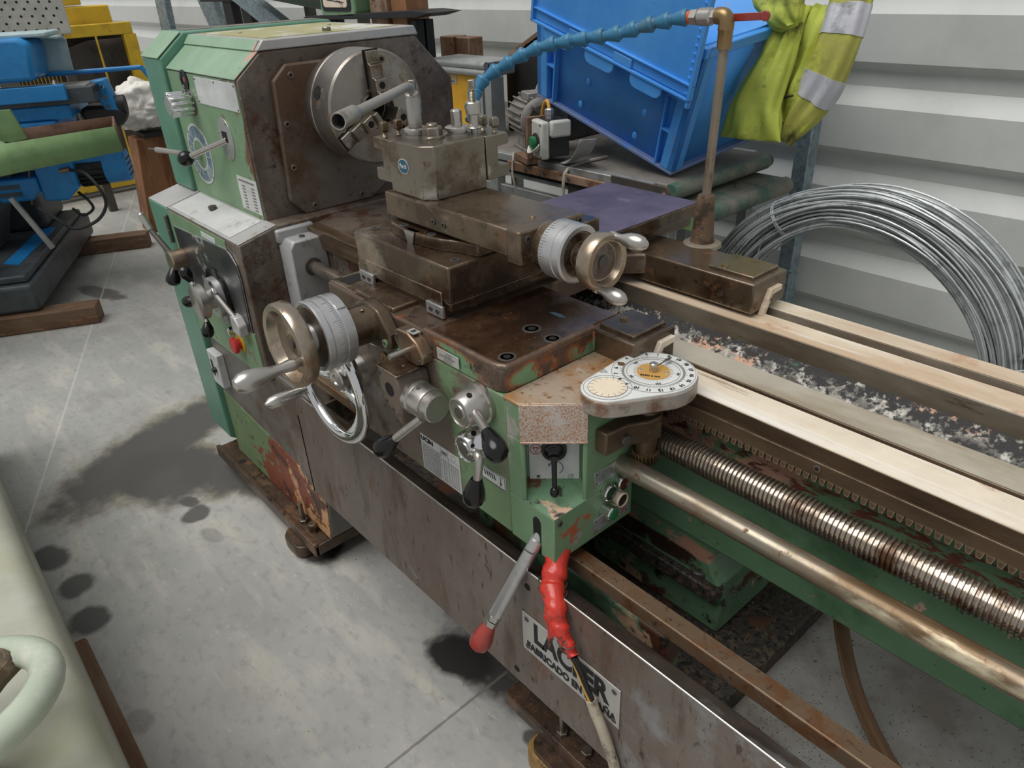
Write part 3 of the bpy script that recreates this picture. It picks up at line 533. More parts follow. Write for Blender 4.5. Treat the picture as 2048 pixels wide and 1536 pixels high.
# lower part of the gearbox front: green strip, grey skirt, switches
part(MB().prism([(-2.366, .715), (-1.872, .742), (-1.86, .60), (-2.366, .60)], 1, .646, .652), 'green_strip', 'green_paint', .001)
eb = part(MB().rev((-1.997, .646, .672), (0, -1, 0), [(0, .016), (.014, .016), (.015, .025), (.024, .025), (.027, .021), (.027, 0)], 24, cap=False), 'stop_button', 'red_paint')
part(MB().rev((-1.997, .646, .672), (0, -1, 0), [(0, .030), (.003, .030)], 24), 'button_plate', 'yellow_old', 0, eb)
part(MB().rev((-2.040, .646, .700), (0, -1, 0), [(0, .013), (.012, .013), (.014, .010), (.014, 0)], 20, cap=False), 'lamp', 'chrome')
sb = part(MB().box(-2.352, -2.268, .642, .668, .405, .530), 'switch_box', 'sticker', .003)
part(MB().box(-2.33, -2.318, .640, .643, .44, .50).rev((-2.30, .642, .47), (0, -1, 0), [(0, .010), (.012, .008)], 12), 'switch_toggle', 'black_matt', 0, sb)

# pedestal and base plate under the headstock
bs = part(MB().prism([(-2.37, .62), (-1.62, .62), (-1.655, .30), (-1.69, .098), (-2.37, .098)], 1, .668, 1.30), 'base_column', 'base_grey', .006)
part(MB().prism([(-2.37, .355), (-1.66, .30), (-1.69, .10), (-2.37, .10)], 1, .6655, .669), 'base_paint_panel', 'base_paint', .001, bs)
part(MB().prism([(-1.86, .615), (-1.63, .615), (-1.665, .27), (-1.80, .30)], 1, .6635, .6675), 'rusty_skirt', 'brown_cast', .001, bs)
bpl = part(MB().box(-2.46, -1.70, .615, 1.40, .052, .090).box(-2.46, -1.70, .612, .628, .052, .098), 'base_plate', 'oily_base', .003)
hexbolt((-1.835, .648, .09), (0, 0, 1), .016, .014, bpl); part(MB().cyl((-1.835, .648, .10), (-1.835, .648, .168), .0075, seg=12), 'stud', 'post_steel', 0, bpl)
hexbolt((-1.775, .650, .09), (0, 0, 1), .015, .030, bpl); part(MB().rev((-2.30, .645, .0902), (0, 0, 1), [(0, .014), (.0006, .014)], 16), 'bolt_hole', 'dark_hole', 0, bpl)

# chip tray
tf = .58
tr = MB(); tr.add([], [])
pts_top = []
def trayface():
    n = 10; vs = []
    x0 = -1.515; zt = .735; zb = .432; r = .06
    poly = [(x0 + r * (1 - math.sin(PI / 2 * i / n)), zt - r * (1 - math.cos(PI / 2 * i / n))) for i in range(n + 1)][::-1]
    poly = [(x0, zb)] + [(x0 + r - r * math.cos(PI / 2 * i / n), zt - r + r * math.sin(PI / 2 * i / n)) for i in range(n + 1)] + [(1.0, zt), (1.0, zb)]
    return poly
tr = part(MB().prism(trayface(), 1, tf, tf + .004), 'chip_tray', 'tray_steel', .0012)
part(MB().add([(-1.46, tf + .002, .735), (1.0, tf + .002, .735), (1.0, .640, .686), (-1.46, .640, .686), (-1.46, tf + .002, .731), (1.0, tf + .002, .731), (1.0, .640, .682), (-1.46, .640, .682)], [(0, 1, 2, 3), (7, 6, 5, 4), (3, 2, 6, 7), (0, 4, 5, 1), (1, 5, 6, 2), (0, 3, 7, 4)]), 'tray_lip', 'tray_inner', .0015, tr)
part(MB().box(-1.46, 1.0, .638, .641, .43, .684), 'inner_wall', 'tray_inner', 0, tr)
part(MB().cyl((-1.455, tf + .001, .7355), (1.0, tf + .001, .7355), .0020, seg=8), 'tray_rim', 'bright_steel', 0, tr)
part(MB().box(-1.515, -1.505, tf, .70, .432, .67), 'tray_end', 'tray_steel', .002, tr)
part(MB().box(-.42, 1.0, .641, 1.75, .425, .430), 'tray_floor', 'tray_floor', 0, tr)
part(MB().box(-1.50, -.42, .641, 1.50, .425, .432), 'tray_floor', 'chip_dirt', 0, tr)
for x, z in ((-.675, .700), (-.715, .462)): part(MB().rev((x, tf - .0003, z), (0, -1, 0), [(0, .007), (.0004, .007)], 18), 'tray_hole', 'dark_hole', 0, tr)
# maker's plate
mx0, mx1, mz0, mz1 = -.690, -.466, .544, .635
npl = part(MB().box(mx0, mx1, tf - .0025, tf - .0004, mz0, mz1), 'maker_plate', 'name_plate', .0006)
for x, z in ((mx0 + .012, mz1 - .012), (mx1 - .012, mz1 - .012), (mx0 + .012, mz0 + .012), (mx1 - .012, mz0 + .012)): part(MB().rev((x, tf - .0025, z), (0, -1, 0), [(0, .0055), (.0012, .004)], 12), 'rivet', 'steel_dark', 0, npl)
text("LACFER", .062, ((mx0 + mx1) / 2 + .002, tf - .0026, .6025), (1, 0, 0), (0, 0, 1), "black_ink", npl, .0026, sx=.80)
text("FABRICADO EN ESPAÑA", .0225, ((mx0 + mx1) / 2 + .002, tf - .0026, .5615), (1, 0, 0), (0, 0, 1), "black_ink", npl, .0011, sx=.84)

# second pedestal standing in the tray
p2 = part(MB().box(-.95, -.405, .735, 1.32, .09, .47), 'pedestal', 'chip_dirt', .006)
part(MB().box(-.95, -.47, .692, .735, .40, .655), 'pedestal_front_rib', 'foot_green', .008, p2)
b2 = part(MB().box(-.905, -.30, .690, 1.40, .075, .115), 'pedestal_base', 'oily_base', .004)
hexbolt((-.735, .715, .115), (0, 0, 1), .014, .012, b2); part(MB().cyl((-.735, .715, .12), (-.735, .715, .20), .007, seg=12), 'stud', 'post_steel', 0, b2)
hexbolt((-.665, .72, .115), (0, 0, 1), .014, .012, b2)
# bed: ways, web, foot
bed = part(MB().prism([(.870, .705), (1.215, .705), (1.215, .85), (1.20, .87), (1.20, .965), (1.110, .965), (1.110, .84), (.987, .84), (.987, .965), (.870, .965)], 0, -1.90, 1.0), 'bed', 'bed_green', .004)
fw = part(MB().prism([(.840, 1.015), (.848, .962), (.985, .962), (.977, 1.012), (.920, 1.012), (.916, 1.003), (.908, 1.003), (.904, 1.015)], 0, -1.90, 1.0), 'front_way', 'way_side', .0012)
part(MB().box(-1.10, 1.0, .8405, .9035, 1.0148, 1.0162), 'way_face', 'way_steel', 0, fw)
part(MB().box(-1.10, 1.0, .921, .9765, 1.0118, 1.0132), 'way_face', 'way_grey', 0, fw)
rw = part(MB().prism([(1.108, .960), (1.110, 1.013), (1.170, 1.013), (1.175, 1.001), (1.192, 1.001), (1.197, 1.015), (1.248, 1.012), (1.248, .960)], 0, -1.90, 1.0), 'rear_way', 'way_flank', .0012)
part(MB().box(-1.10, 1.0, 1.1105, 1.1695, 1.0128, 1.0145), 'way_face', 'way_steel', 0, rw)
part(MB().add([(-1.1, 1.1975, 1.0155), (1, 1.1975, 1.0155), (1, 1.2475, 1.0127), (-1.1, 1.2475, 1.0127)], [(0, 1, 2, 3)]), 'way_face', 'way_steel', 0, rw)
# dirty chip channel between the ways
def chan(u, v):
    x = -1.88 + 2.85 * u; y = .986 + .123 * v
    z = .920 + .036 * v + .022 * max(0, v - .6) / .4 + .004 * math.sin(x * 23 + v * 5) * math.sin(v * PI) + .004 * math.sin(x * 7.3) * math.sin(v * PI)
    return (x, y, z)
part(MB().grid(150, 10, chan), 'chip_channel', 'trough_dirt', 0, None, ang=80)
# rack with its teeth
rk = part(MB().box(-.90, 1.0, .838, .872, .967, .990), 'rack', 'way_side', .001)
tooth = MB().prism([(-.0050, 0), (.0050, 0), (.0028, -.010), (-.0028, -.010)], 1, .838, .871).mesh('tooth', 'way_side')
for i in range(130):
    o = bpy.data.objects.new('tooth', tooth); COL.objects.link(o); o.parent = rk; o.location = (-.60 + i * .0118, 0, .967)
for x in (-.35, -.02, .3): socket_bolt((x, .838, .980), (0, -1, 0), .006, rk, 'steel_dark', .002)
# foot of the bed on the pedestal
ft = MB(); ft.prism([(.905, .47), (1.25, .47), (1.25, .575), (.905, .575)], 0, -1.25, -.505); ft = part(ft, 'bed_foot', 'foot_green', .008)
fl = MB(); fl.prism([(-1.26, .580), (-.500, .580), (-.500, .612), (-.515, .63), (-.53, .66), (-.50, .70), (-.44, .712), (-1.26, .712)], 1, .884, 1.24); part(fl, 'foot_flange', 'bed_green', .004, ft)
part(MB().box(-1.262, -.498, .868, .90, .580, .612), 'flange_lip', 'chip_dirt', .004, ft)
part(MB().rev((-.545, .888, .612), (0, 0, 1), [(0, .016), (.012, .016), (.014, .014), (.014, .009), (.006, .008)], 20), 'foot_bolt', 'steel_dark', 0, ft)

# lead screw (real helix), feed rod and control bar
def helix(x0, x1, yc, zc, ro, ri, pitch, seg=28):
    mb = MB(); turns = int((x1 - x0) / pitch); vs = []; fs = []
    prof = [(0.0, ri), (.14, ro), (.50, ro), (.64, ri)]; m = len(prof); N_ = turns * seg
    for s in range(N_ + 1):
        a = 2 * PI * s / seg; xb = x0 + pitch * s / seg
        for t, r in prof: vs.append((xb + t * pitch, yc + r * math.cos(a), zc + r * math.sin(a)))
    for s in range(N_):
        for k in range(m - 1): fs.append((s * m + k, s * m + k + 1, (s + 1) * m + k + 1, (s + 1) * m + k))
        if s + seg <= N_: pass
    for s in range(N_ - seg): fs.append((s * m + 3, (s + seg) * m, (s + seg + 1) * m, (s + 1) * m + 3))
    return mb.add(vs, fs)
part(helix(-.62, .55, .818, .918, .0235, .0197, .0068), 'lead_screw', 'lead_steel', 0, None, ang=40)
part(MB().cyl((-1.80, .815, .920), (-.60, .818, .918), .018), 'lead_screw_shaft', 'lead_steel')
part(MB().cyl((-1.28, .752, .890), (.9, .752, .890), .0175, seg=36), 'feed_rod', 'rod_steel')
part(MB().box(-1.80, .95, .650, .680, .715, .743), 'control_bar', 'rusty_bar', .002)
# bracket where the rods leave the gearbox
br = part(MB().prism([(.756, .68), (.862, .68), (.862, .996), (.846, 1.0), (.770, 1.0), (.756, .980)], 0, -1.842, -1.773), 'rod_bracket', 'aluminium_matt', .005)
part(MB().prism([(.752, .985), (.862, .985), (.862, 1.022), (.752, 1.022)], 0, -1.850, -1.828), 'bracket_lip', 'aluminium_matt', .006, br)
part(MB().rev((-1.773, .812, .922), (1, 0, 0), [(0, .024), (.004, .024)], 24), 'bush', 'steel_dark', 0, br)
socket_bolt((-1.800, .808, 1.0), (0, 0, 1), .008, br, 'steel_dark', .004)
# casting between headstock and carriage, with the gap block
part(MB().prism([(.862, .62), (1.28, .62), (1.28, 1.012), (1.10, 1.026), (.94, 1.026), (.862, 1.012)], 0, -1.90, -1.60), 'bed_end_casting', 'brown_cast', .006)
part(MB().box(-1.86, -1.55, .685, .80, .56, .72), 'lower_casting', 'brown_cast', .008)
# ---------------------------------------------------------------- chuck
CY, CZ, CX = 1.045, 1.300, -1.722
ch = part(MB().rev((-1.880, CY, CZ), (1, 0, 0), [(0, .125), (.045, .125), (.048, .139), (.062, .140), (.063, .138), (.066, .138), (.067, .140), (.152, .140), (.158, .135), (.158, .046), (.140, .044), (.140, .030), (.05, .03)], 96, cap=False), 'chuck', 'chuck_steel', .0008)
for a in (160, 40, -80):
    a = math.radians(a); d = V(0, math.cos(a), math.sin(a)); c0 = V(-1.785, CY, CZ) + d * .1395
    k = part(MB().rev(c0, d, [(0, .017), (.0012, .017)], 24), 'key_hole', 'dark_hole', 0, ch)
    part(MB().rev(c0, d, [(0, .008), (.002, .008)], 4), 'key_square', 'chrome', 0, ch)
ringm = MB(); ringplate(ringm, (CX, CY, CZ), (0, 1, 0), (0, 0, 1), .052, .046, .003, 48); part(ringm, 'bore_ring', 'post_steel', 0, ch)
for a in (92, -148, -28):
    ra = math.radians(a); d = V(0, math.cos(ra), math.sin(ra)); t = V(0, -math.sin(ra), math.cos(ra)); x = V(1, 0, 0); o = V(CX, CY, CZ)
    sl = MB(); sl.obox(o + d * .085 + x * .0004, d, t, x, .054, .022, .0006); part(sl, 'jaw_slot', 'dark_hole', 0, ch)
    prof = [(.028, 0), (.028, .048), (.040, .048), (.044, .040), (.044, .036), (.070, .036), (.074, .030), (.074, .022), (.104, .022), (.108, .010), (.136, .010), (.136, 0)]
    jm = MB(); n = len(prof); vs = [o + d * r + x * h + t * w for w in (-.017, .017) for r, h in prof]
    jm.add(vs, [tuple(range(n)), tuple(range(2 * n - 1, n - 1, -1))] + [(i + n, (i + 1) % n + n, (i + 1) % n, i) for i in range(n)])
    j = part(jm, 'jaw', 'post_steel', .0015, ch)
    for r, h, rr in ((.057, .0362, .0085), (.120, .0102, .010)):
        c0 = o + d * r + x * h
        b_ = MB(); b_.rev(c0, x, [(0, rr), (.0006, rr)], 20)
        if r < .1: b_.build('jaw_hole', 'dark_hole', j)
    for s in (-1, 1):
        c0 = o + d * .112 + t * .031 * s
        if s < 0: part(MB().rev(c0, x, [(0, .0115), (.0012, .0115), (.0012, .009)], 20), 'body_screw', 'post_steel', 0, ch); part(MB().rev(c0 + x * .0008, x, [(0, .0055), (.0009, .0055)], 6), 'screw_socket', 'dark_hole', 0, ch)
part(MB().rev((CX, CY + .095, CZ + .02), (1, 0, 0), [(0, .011), (.0008, .011)], 20), 'lead_plug', 'white_plate', 0, ch)
part(MB().rev((-1.882, CY, CZ), (1, 0, 0), [(0, .03), (.1, .03)], 20), 'spindle_bore', 'dark_hole', 0, ch)

# ---------------------------------------------------------------- carriage: saddle
sd_poly = [(-1.20, .60), (-.755, .60), (-.742, .604), (-.735, .615), (-.735, .800), (-.650, .800), (-.650, .900), (-.745, .900), (-.745, .872), (-.905, .872), (-.93, .90), (-.93, 1.10), (-.90, 1.132), (-.650, 1.132), (-.650, 1.240), (-1.50, 1.240), (-1.50, 1.132), (-1.24, 1.132), (-1.20, 1.09), (-1.20, .88), (-1.50, .88), (-1.50, .80), (-1.26, .80), (-1.26, .60)]
sa = part(MB().prism(sd_poly, 2, 1.037, 1.080), 'saddle', 'saddle_paint', .004)
part(MB().prism([(-.928, .612), (-.752, .612), (-.747, .618), (-.747, .866), (-.928, .866)], 2, 1.079, 1.0822), 'deck', 'oily_deck', .001, sa)
# raised cast rim around the deck
rim = MB(); rim.tube(smooth_path([(-.935, .604, 1.080), (-.85, .604, 1.081), (-.765, .604, 1.081), (-.745, .609, 1.081), (-.739, .622, 1.081), (-.739, .70, 1.081), (-.739, .80, 1.081)], 6), .0055, 10); part(rim, 'deck_rim', 'saddle_paint', 0, sa)
def H_pad(name, x0, x1, y0, y1, z0, z1): return part(MB().box(x0, x1, y0, y1, z0, z1), name, 'oily_steel', .002, sa)
H_pad('wing_pad', -.735, -.662, .812, .892, 1.079, 1.087)
H_pad('wing_pad', -.762, -.664, 1.150, 1.236, 1.079, 1.087)
part(MB().box(-.95, -.649, 1.131, 1.242, 1.022, 1.081), 'rear_wing', 'oily_steel', .003, sa)
part(MB().box(-.736, -.649, .799, .902, 1.022, 1.081), 'front_wing', 'oily_steel', .003, sa)
for (x, y, r) in ((-.808, .728, .012), (-.757, .726, .011), (-.762, .634, .011)):
    b_ = part(MB().rev((x, y, 1.0822), (0, 0, 1), [(0, r * 1.35), (.0008, r * 1.3), (.0008, r), (-.001, r * .95)], 24), 'deck_screw', 'steel_dark', 0, sa); part(MB().rev((x, y, 1.0824), (0, 0, 1), [(0, r * .6), (.0004, r * .6)], 6), 'screw_socket', 'dark_hole', 0, sa)
part(MB().rev((-.757, .680, 1.0822), (0, 0, 1), [(0, .004), (.0004, .004)], 12), 'oil_hole', 'dark_hole', 0, sa)
for (x, y) in ((-.715, .850), (-.735, 1.165)): part(MB().rev((x, y, 1.087), (0, 0, 1), [(0, .007), (.003, .006), (.003, 0)], 16, cap=False), 'oil_nipple', 'brass', 0, sa)
part(MB().prism([(.862, 1.0826), (.87, 1.0826), (.87, 1.083)], 0, -.83, -.79), 'paint_fleck', 'blue_hose', 0, sa) if 0 else None
fk = MB(); plate(fk, (-.815, .795, 1.0823), (1, 0, 0), (0, 1, 0), [(-.018, -.003), (.006, -.005), (.019, .001), (.004, .006), (-.012, .004)], .0003); part(fk, 'paint_fleck', 'blue_hose', 0, sa)
# way wipers at the wing ends
for (y, z, s) in ((1.185, 1.035, 1), (.862, 1.042, .8)):
    wpm = MB(); wpm.prism([(y - .030, z - .020), (y - .006, z + .026), (y + .030, z + .026), (y + .030, z + .016), (y, z + .014), (y - .018, z - .024)], 0, -.650, -.640); wp = part(wpm, 'wiper', 'way_steel', .001, sa)
    part(MB().rev((-.640, y - .004, z + .006), (1, 0, 0), [(0, .004), (.002, .003)], 10), 'wiper_screw', 'steel_dark', 0, sa)
# left front shelf of the saddle under the cross slide
part(MB().box(-1.262, -1.20, .607, .675, 1.060, 1.0815), 'slot_block', 'oily_steel', .002, sa)
part(MB().box(-1.250, -1.212, .618, .664, 1.0812, 1.0822), 'slot_recess', 'dark_hole', 0, sa)
part(MB().box(-1.165, -1.035, .606, .690, 1.079, 1.0885), 'cover_plate', 'oily_steel', .0025, sa)
part(MB().box(-1.20, -1.16, .604, .66, 1.079, 1.083), 'shim_plate', 'oily_steel', .001, sa)
for x0 in (-1.205, -.985):
    wb = part(MB().obox((x0 + .018, .6495, 1.094), (1, 0, 0), (0, 1, 0), (0, 0, 1), .024, .003, .011), 'wiper_bracket', 'alu', .001, sa)
    for dx in (-.009, .010): socket_bolt((x0 + .018 + dx, .6465, 1.094), (0, -1, 0), .0045, wb, 'steel_dark', .002)

# ---------------------------------------------------------------- cross slide and top slide
cs = part(MB().box(-1.224, -.927, .655, 1.02, 1.112, 1.177).box(-1.20, -.93, 1.0, 1.345, 1.104, 1.134), 'cross_slide', 'oily_steel', .003)
part(MB().box(-1.232, -.930, .657, 1.02, 1.096, 1.112), 'dovetail_plate', 'oily_steel', .002, cs)
part(MB().box(-1.19, -.95, .6525, .6555, 1.099, 1.128), 'gib_plate', 'oily_steel', .001, cs)
part(MB().box(-1.199, -.931, 1.02, 1.344, 1.134, 1.1352), 'rear_table', 'purple_film', .0, cs)
part(MB().box(-1.19, -.945, 1.02, 1.340, 1.080, 1.104), 'slide_base', 'oily_steel', .002, cs)
part(MB().box(-1.185, -.955, .66, 1.10, 1.078, 1.098), 'dovetail', 'way_side', .002, cs)
for x, y in ((-1.205, .690), (-.950, .687)): socket_bolt((x, y, 1.1772), (0, 0, 1), .009, cs, 'steel_dark', .001)
# swivel base with the zero-mark boss
sw_pts = [(-1.205, .735), (-1.185, .712), (-1.15, .696), (-1.10, .6885), (-1.05, .690), (-1.00, .699), (-.968, .715), (-.93, .722), (-.93, .86), (-1.205, .86)]
sw = part(MB().prism(sw_pts, 2, 1.1765, 1.1985), 'swivel_base', 'oily_steel', .0025)
part(MB().add([(-1.098, .6870, 1.1985), (-1.066, .6870, 1.1985), (-1.074, .6868, 1.1768), (-1.090, .6868, 1.1768), (-1.098, .700, 1.1985), (-1.066, .700, 1.1985), (-1.074, .70, 1.1768), (-1.09, .70, 1.1768)], [(0, 3, 2, 1), (0, 1, 5, 4), (0, 4, 7, 3), (1, 2, 6, 5)]), 'zero_mark', 'bright_steel', 0, sw)
for x, y in ((-1.118, .702), (-1.035, .704)): socket_bolt((x, y, 1.1985), (0, 0, 1), .009, sw, 'steel_dark', .0012)
ts = part(MB().box(-1.180, -.835, .706, .846, 1.205, 1.250), 'top_slide', 'oily_steel', .003)
part(MB().box(-1.17, -.85, .725, .83, 1.196, 1.206), 'slide_dovetail', 'way_side', .001, ts)
te = part(MB().box(-.836, -.804, .7055, .8465, 1.196, 1.2505), 'end_block', 'oily_steel', .003)
for y, z in ((.722, 1.237), (.835, 1.240), (.822, 1.241)): socket_bolt((-.804, y, z), (1, 0, 0), .0065 if y != .822 else .003, te, 'steel_dark', .002)
part(MB().rev((-.850, .776, 1.2503), (0, 0, 1), [(0, .005), (.0015, .004), (.0015, 0)], 14, cap=False), 'oil_nipple', 'brass', 0, ts)
for x in (-1.03, -1.0): socket_bolt((x, .706, 1.222), (0, -1, 0), .006, ts, 'steel_dark', .002)
# top-slide screw: drum, wheel and two handles
TY, TZ = .768, 1.216
part(MB().rev((-.804, TY, TZ), (1, 0, 0), [(0, .040), (.018, .042), (.020, .0455), (.022, .046)], 48), 'screw_bearing', 'oily_steel')
td = part(MB().rev((-.782, TY, TZ), (1, 0, 0), [(0, .046), (.026, .046), (.027, .0445), (.029, .0445), (.030, .046), (.042, .046), (.045, .043), (.045, .036), (.040, .034), (.040, 0)], 64, cap=False), 'feed_dial', 'alu')
for i in range(60):
    a = 2 * PI * i / 60; d = V(0, math.cos(a), math.sin(a)); ln = .012 if i % 5 == 0 else .007
    tk = MB(); tk.obox(V(-.781 + ln / 2, TY, TZ) + d * .0461, (1, 0, 0), (0, -d.z, d.y), d, ln / 2, .0004, .0002)
    if i % 1 == 0: part(tk, 'dial_mark', 'grey_ink', 0, td)
part(MB().rev((-.742, TY, TZ), (1, 0, 0), [(0, .036), (.004, .035), (.005, .020), (.018, .020)], 40), 'dial_cap', 'oily_steel')
hexbolt((-.737, TY, TZ), (1, 0, 0), .017, .020, LA, 'post_steel', 'dial_nut')
part(MB().cyl((-.72, TY, TZ), (-.69, TY, TZ), .010), 'screw_end', 'post_steel')
wh = part(MB().rev((-.705, TY, TZ), (1, 0, 0), [(0, .014), (.004, .034), (0, .038), (0, .043), (.006, .0445), (.020, .0445), (.024, .042), (.024, .033), (.014, .029), (.010, .012), (.012, .010), (.012, 0)], 48, cap=False), 'ball_crank', 'rusty_bright')
part(MB().rev((-.692, TY, TZ), (1, 0, 0), [(0, .027), (.0012, .027)], 32), 'hub_recess', 'brown_cast', 0, wh)
part(MB().rev((-.6905, TY, TZ), (1, 0, 0), [(0, .010), (.002, .010), (.002, .004)], 20), 'hub_screw', 'steel_dark', 0, wh)
for (y, z, dy, dz) in ((.784, 1.252, .012, -.004), (.752, 1.180, -.006, -.004)):
    part(MB().rev((-.690, y, z), (1, dy * 10, dz * 10), [(0, .0075), (.006, .0075), (.008, .006), (.018, .0065), (.032, .0115), (.044, .0125), (.054, .0105), (.062, .005), (.064, 0)], 24, cap=False), 'handle', 'bright_steel', 0, wh)

# ---------------------------------------------------------------- cross-feed handwheel
AX, AZ = -1.080, 1.067
brk = MB(); brk.prism([(-1.075 + .040 * math.cos(t), 1.060 + .034 * math.sin(t)) for t in [2 * PI * i / 24 for i in range(24)]], 1, .520, .61); brk = part(brk, 'feed_bracket', 'oily_steel', .004)
part(MB().prism([(-1.135, 1.035), (-1.13, 1.08), (-1.085, 1.10), (-1.04, 1.092), (-1.008, 1.055), (-1.006, 1.030), (-1.02, 1.018), (-1.10, 1.012)], 1, .575, .60), 'bracket_flange', 'oily_steel', .004, brk)
socket_bolt((-1.022, .575, 1.036), (0, -1, 0), .008, brk, 'green_paint', .003); part(MB().rev((-1.06, .56, 1.094), (0, 0, 1), [(0, .004), (.001, .003), (.001, 0)], 12, cap=False), 'oil_nipple', 'brass', 0, brk)
dr = part(MB().rev((AX, .522, AZ), (0, -1, 0), [(0, .0625), (.018, .0635), (.019, .0625), (.020, .0625), (.021, .0635), (.042, .0635), (.043, .0610), (.0445, .0610), (.045, .0630), (.053, .0630), (.055, .061), (.055, .057), (.053, .055), (.053, .024), (.070, .022), (.080, .022)], 72), 'feed_drum', 'alu')
part(MB().rev((AX, .4690, AZ), (0, -1, 0), [(0, .055), (.0008, .054)], 48), 'drum_face', 'oily_steel', 0, dr)
for i in range(100):
    a = 2 * PI * i / 100
    if not (-0.2 < a < 3.4 or a > 5.5): continue
    d = V(math.cos(a), 0, math.sin(a)); ln = .014 if i % 10 == 0 else (.010 if i % 5 == 0 else .006)
    tk = MB(); tk.obox(V(AX, .5010 - ln / 2, AZ) + d * .0636, (0, 1, 0), (-d.z, 0, d.x), d, ln / 2, .0003, .0002); part(tk, 'dial_mark', 'grey_ink', 0, dr)
part(MB().rev((AX, .500, AZ), (0, -1, 0), [(0, .0638), (.003, .0638)], 64), 'knurled_ring', 'rusty_bright', 0, dr) if 0 else None
tgm = MB(); tgm.obox((AX + .034, .512, AZ + .0545), (0, 1, 0), (.85, 0, -.53), (.53, 0, .85), .009, .006, .0010); part(tgm, 'index_tag', 'alu', .0015, dr)
part(MB().rev((AX, .434, AZ), (0, -1, 0), [(-.024, .024), (-.02, .0265), (0, .0265), (.002, .020)], 32), 'wheel_boss', 'rusty_bright')
cw = part(MB().rev((AX, .444, AZ), (0, -1, 0), [(0, .020), (.004, .064), (.002, .072), (.006, .0745), (.024, .0745), (.028, .072), (.027, .0625), (.020, .058), (.011, .054), (.010, .022), (.012, .018), (.012, 0)], 72, cap=False), 'cross_handwheel', 'rusty_bright')
part(MB().rev((AX, .432, AZ), (0, -1, 0), [(0, .009), (.003, .009), (.003, .004)], 20), 'centre_screw', 'steel_dark', 0, cw)
part(MB().rev((AX + .046, .416, AZ - .012), (0, -1, 0), [(-.01, .008), (.006, .008), (.007, .0105), (.014, .0105), (.030, .0085), (.045, .0095), (.065, .0155), (.085, .0180), (.098, .0165), (.107, .010), (.110, 0)], 28, cap=False), 'handle', 'bright_steel', 0, cw)

# ---------------------------------------------------------------- carriage handwheel: chromed tube ring with two bent spokes
HX, HZ = -1.182, .912
part(MB().rev((HX, .60, HZ), (0, -1, 0), [(0, .036), (.030, .034), (.034, .032), (.036, .028)], 36), 'handwheel_boss', 'bright_steel')
cwh = part(MB().tube([(HX + .1185 * math.cos(2 * PI * i / 72), .533, HZ + .1185 * math.sin(2 * PI * i / 72)) for i in range(72)], .0125, 14, True), 'carriage_handwheel', 'chrome')
part(MB().rev((HX, .572, HZ), (0, -1, 0), [(0, .027), (.026, .027), (.029, .024), (.029, .012), (.026, .010), (.026, 0)], 30, cap=False), 'hub', 'bright_steel', 0, cwh)
for a0 in (-75, 45, 165):
    pts = []
    for i in range(15):
        t = i / 14; r = .018 + .100 * t; a = math.radians(a0) + .55 * math.sin(t * PI) ; pts.append((HX + r * math.cos(a), .556 - .022 * t + .018 * math.sin(t * PI), HZ + r * math.sin(a)))
    part(MB().tube(pts, [.0105] * 15, 12), 'spoke', 'chrome', 0, cwh)
part(MB().rev((HX - .105, .523, HZ - .055), (0, -1, 0), [(0, .008), (.010, .008), (.02, .011), (.06, .014), (.08, .012), (.09, .004), (.091, 0)], 20, cap=False), 'handle', 'bright_steel', 0, cwh)

# ---------------------------------------------------------------- apron
ap = part(MB().prism([(-1.30, 1.037), (-.732, 1.037), (-.732, .770), (-1.22, .770), (-1.30, .83)], 1, .600, .82), 'apron', 'apron_paint', .003)
part(MB().box(-1.16, -.74, .62, .80, .74, .772), 'apron_sump', 'way_side', .01)
# rapid-feed block, its hub axis runs along the bed
fb = MB(); fb.prism([(-.992, 1.020), (-.945, 1.020), (-.934, 1.010), (-.930, .995), (-.930, .925), (-.94, .925), (-.965, .945), (-.992, .955)], 1, .535, .60); fb = part(fb, 'feed_block', 'apron_paint', .004)
part(MB().box(-.993, -.929, .533, .602, 1.0195, 1.0215), 'block_top', 'oily_steel', .0015, fb)
for x, z in ((-.985, 1.009), (-.975, .957), (-.956, .947)): socket_bolt((x, .535, z), (0, -1, 0), .004, fb, 'steel_dark', .0015)
part(MB().rev((-.960, .535, .985), (0, -1, 0), [(0, .013), (.0006, .013)], 20), 'block_port', 'dark_hole', 0, fb)
part(MB().rev((-.955, .565, 1.0215), (0, 0, 1), [(0, .004), (.0012, .003), (.0012, 0)], 12, cap=False), 'oil_nipple', 'brass', 0, fb)
hb1 = part(MB().rev((-.932, .566, .972), (1, 0, 0), [(0, .031), (.012, .031), (.014, .0275), (.017, .0275), (.018, .0295), (.044, .0295), (.048, .0285), (.0485, .026), (.064, .0255), (.066, .0235), (.066, 0)], 44, cap=False), 'lever_hub', 'bright_steel')
part(MB().rev((-.905, .558, 1.0005), (0, -.3, 1), [(0, .004), (.001, .004)], 14), 'grub_screw', 'steel_dark', 0, hb1)
l1a, l1b = V(-.886, .545, .955), V(-.935, .512, .902)
lv = part(MB().cyl(l1a, l1b, .0075), 'feed_lever', 'bright_steel', 0, None)
def knob(p, d, parent, m='black_plastic', s=1.0): return part(MB().rev(p, d, [(0, .009 * s), (.006 * s, .0115 * s), (.022 * s, .0165 * s), (.034 * s, .0185 * s), (.044 * s, .0175 * s), (.052 * s, .012 * s), (.0555 * s, .005 * s), (.056 * s, 0)], 24, cap=False), 'knob', m, 0, parent)
knob(l1b - (l1b - l1a).normalized() * .008, l1b - l1a, lv, s=.95)
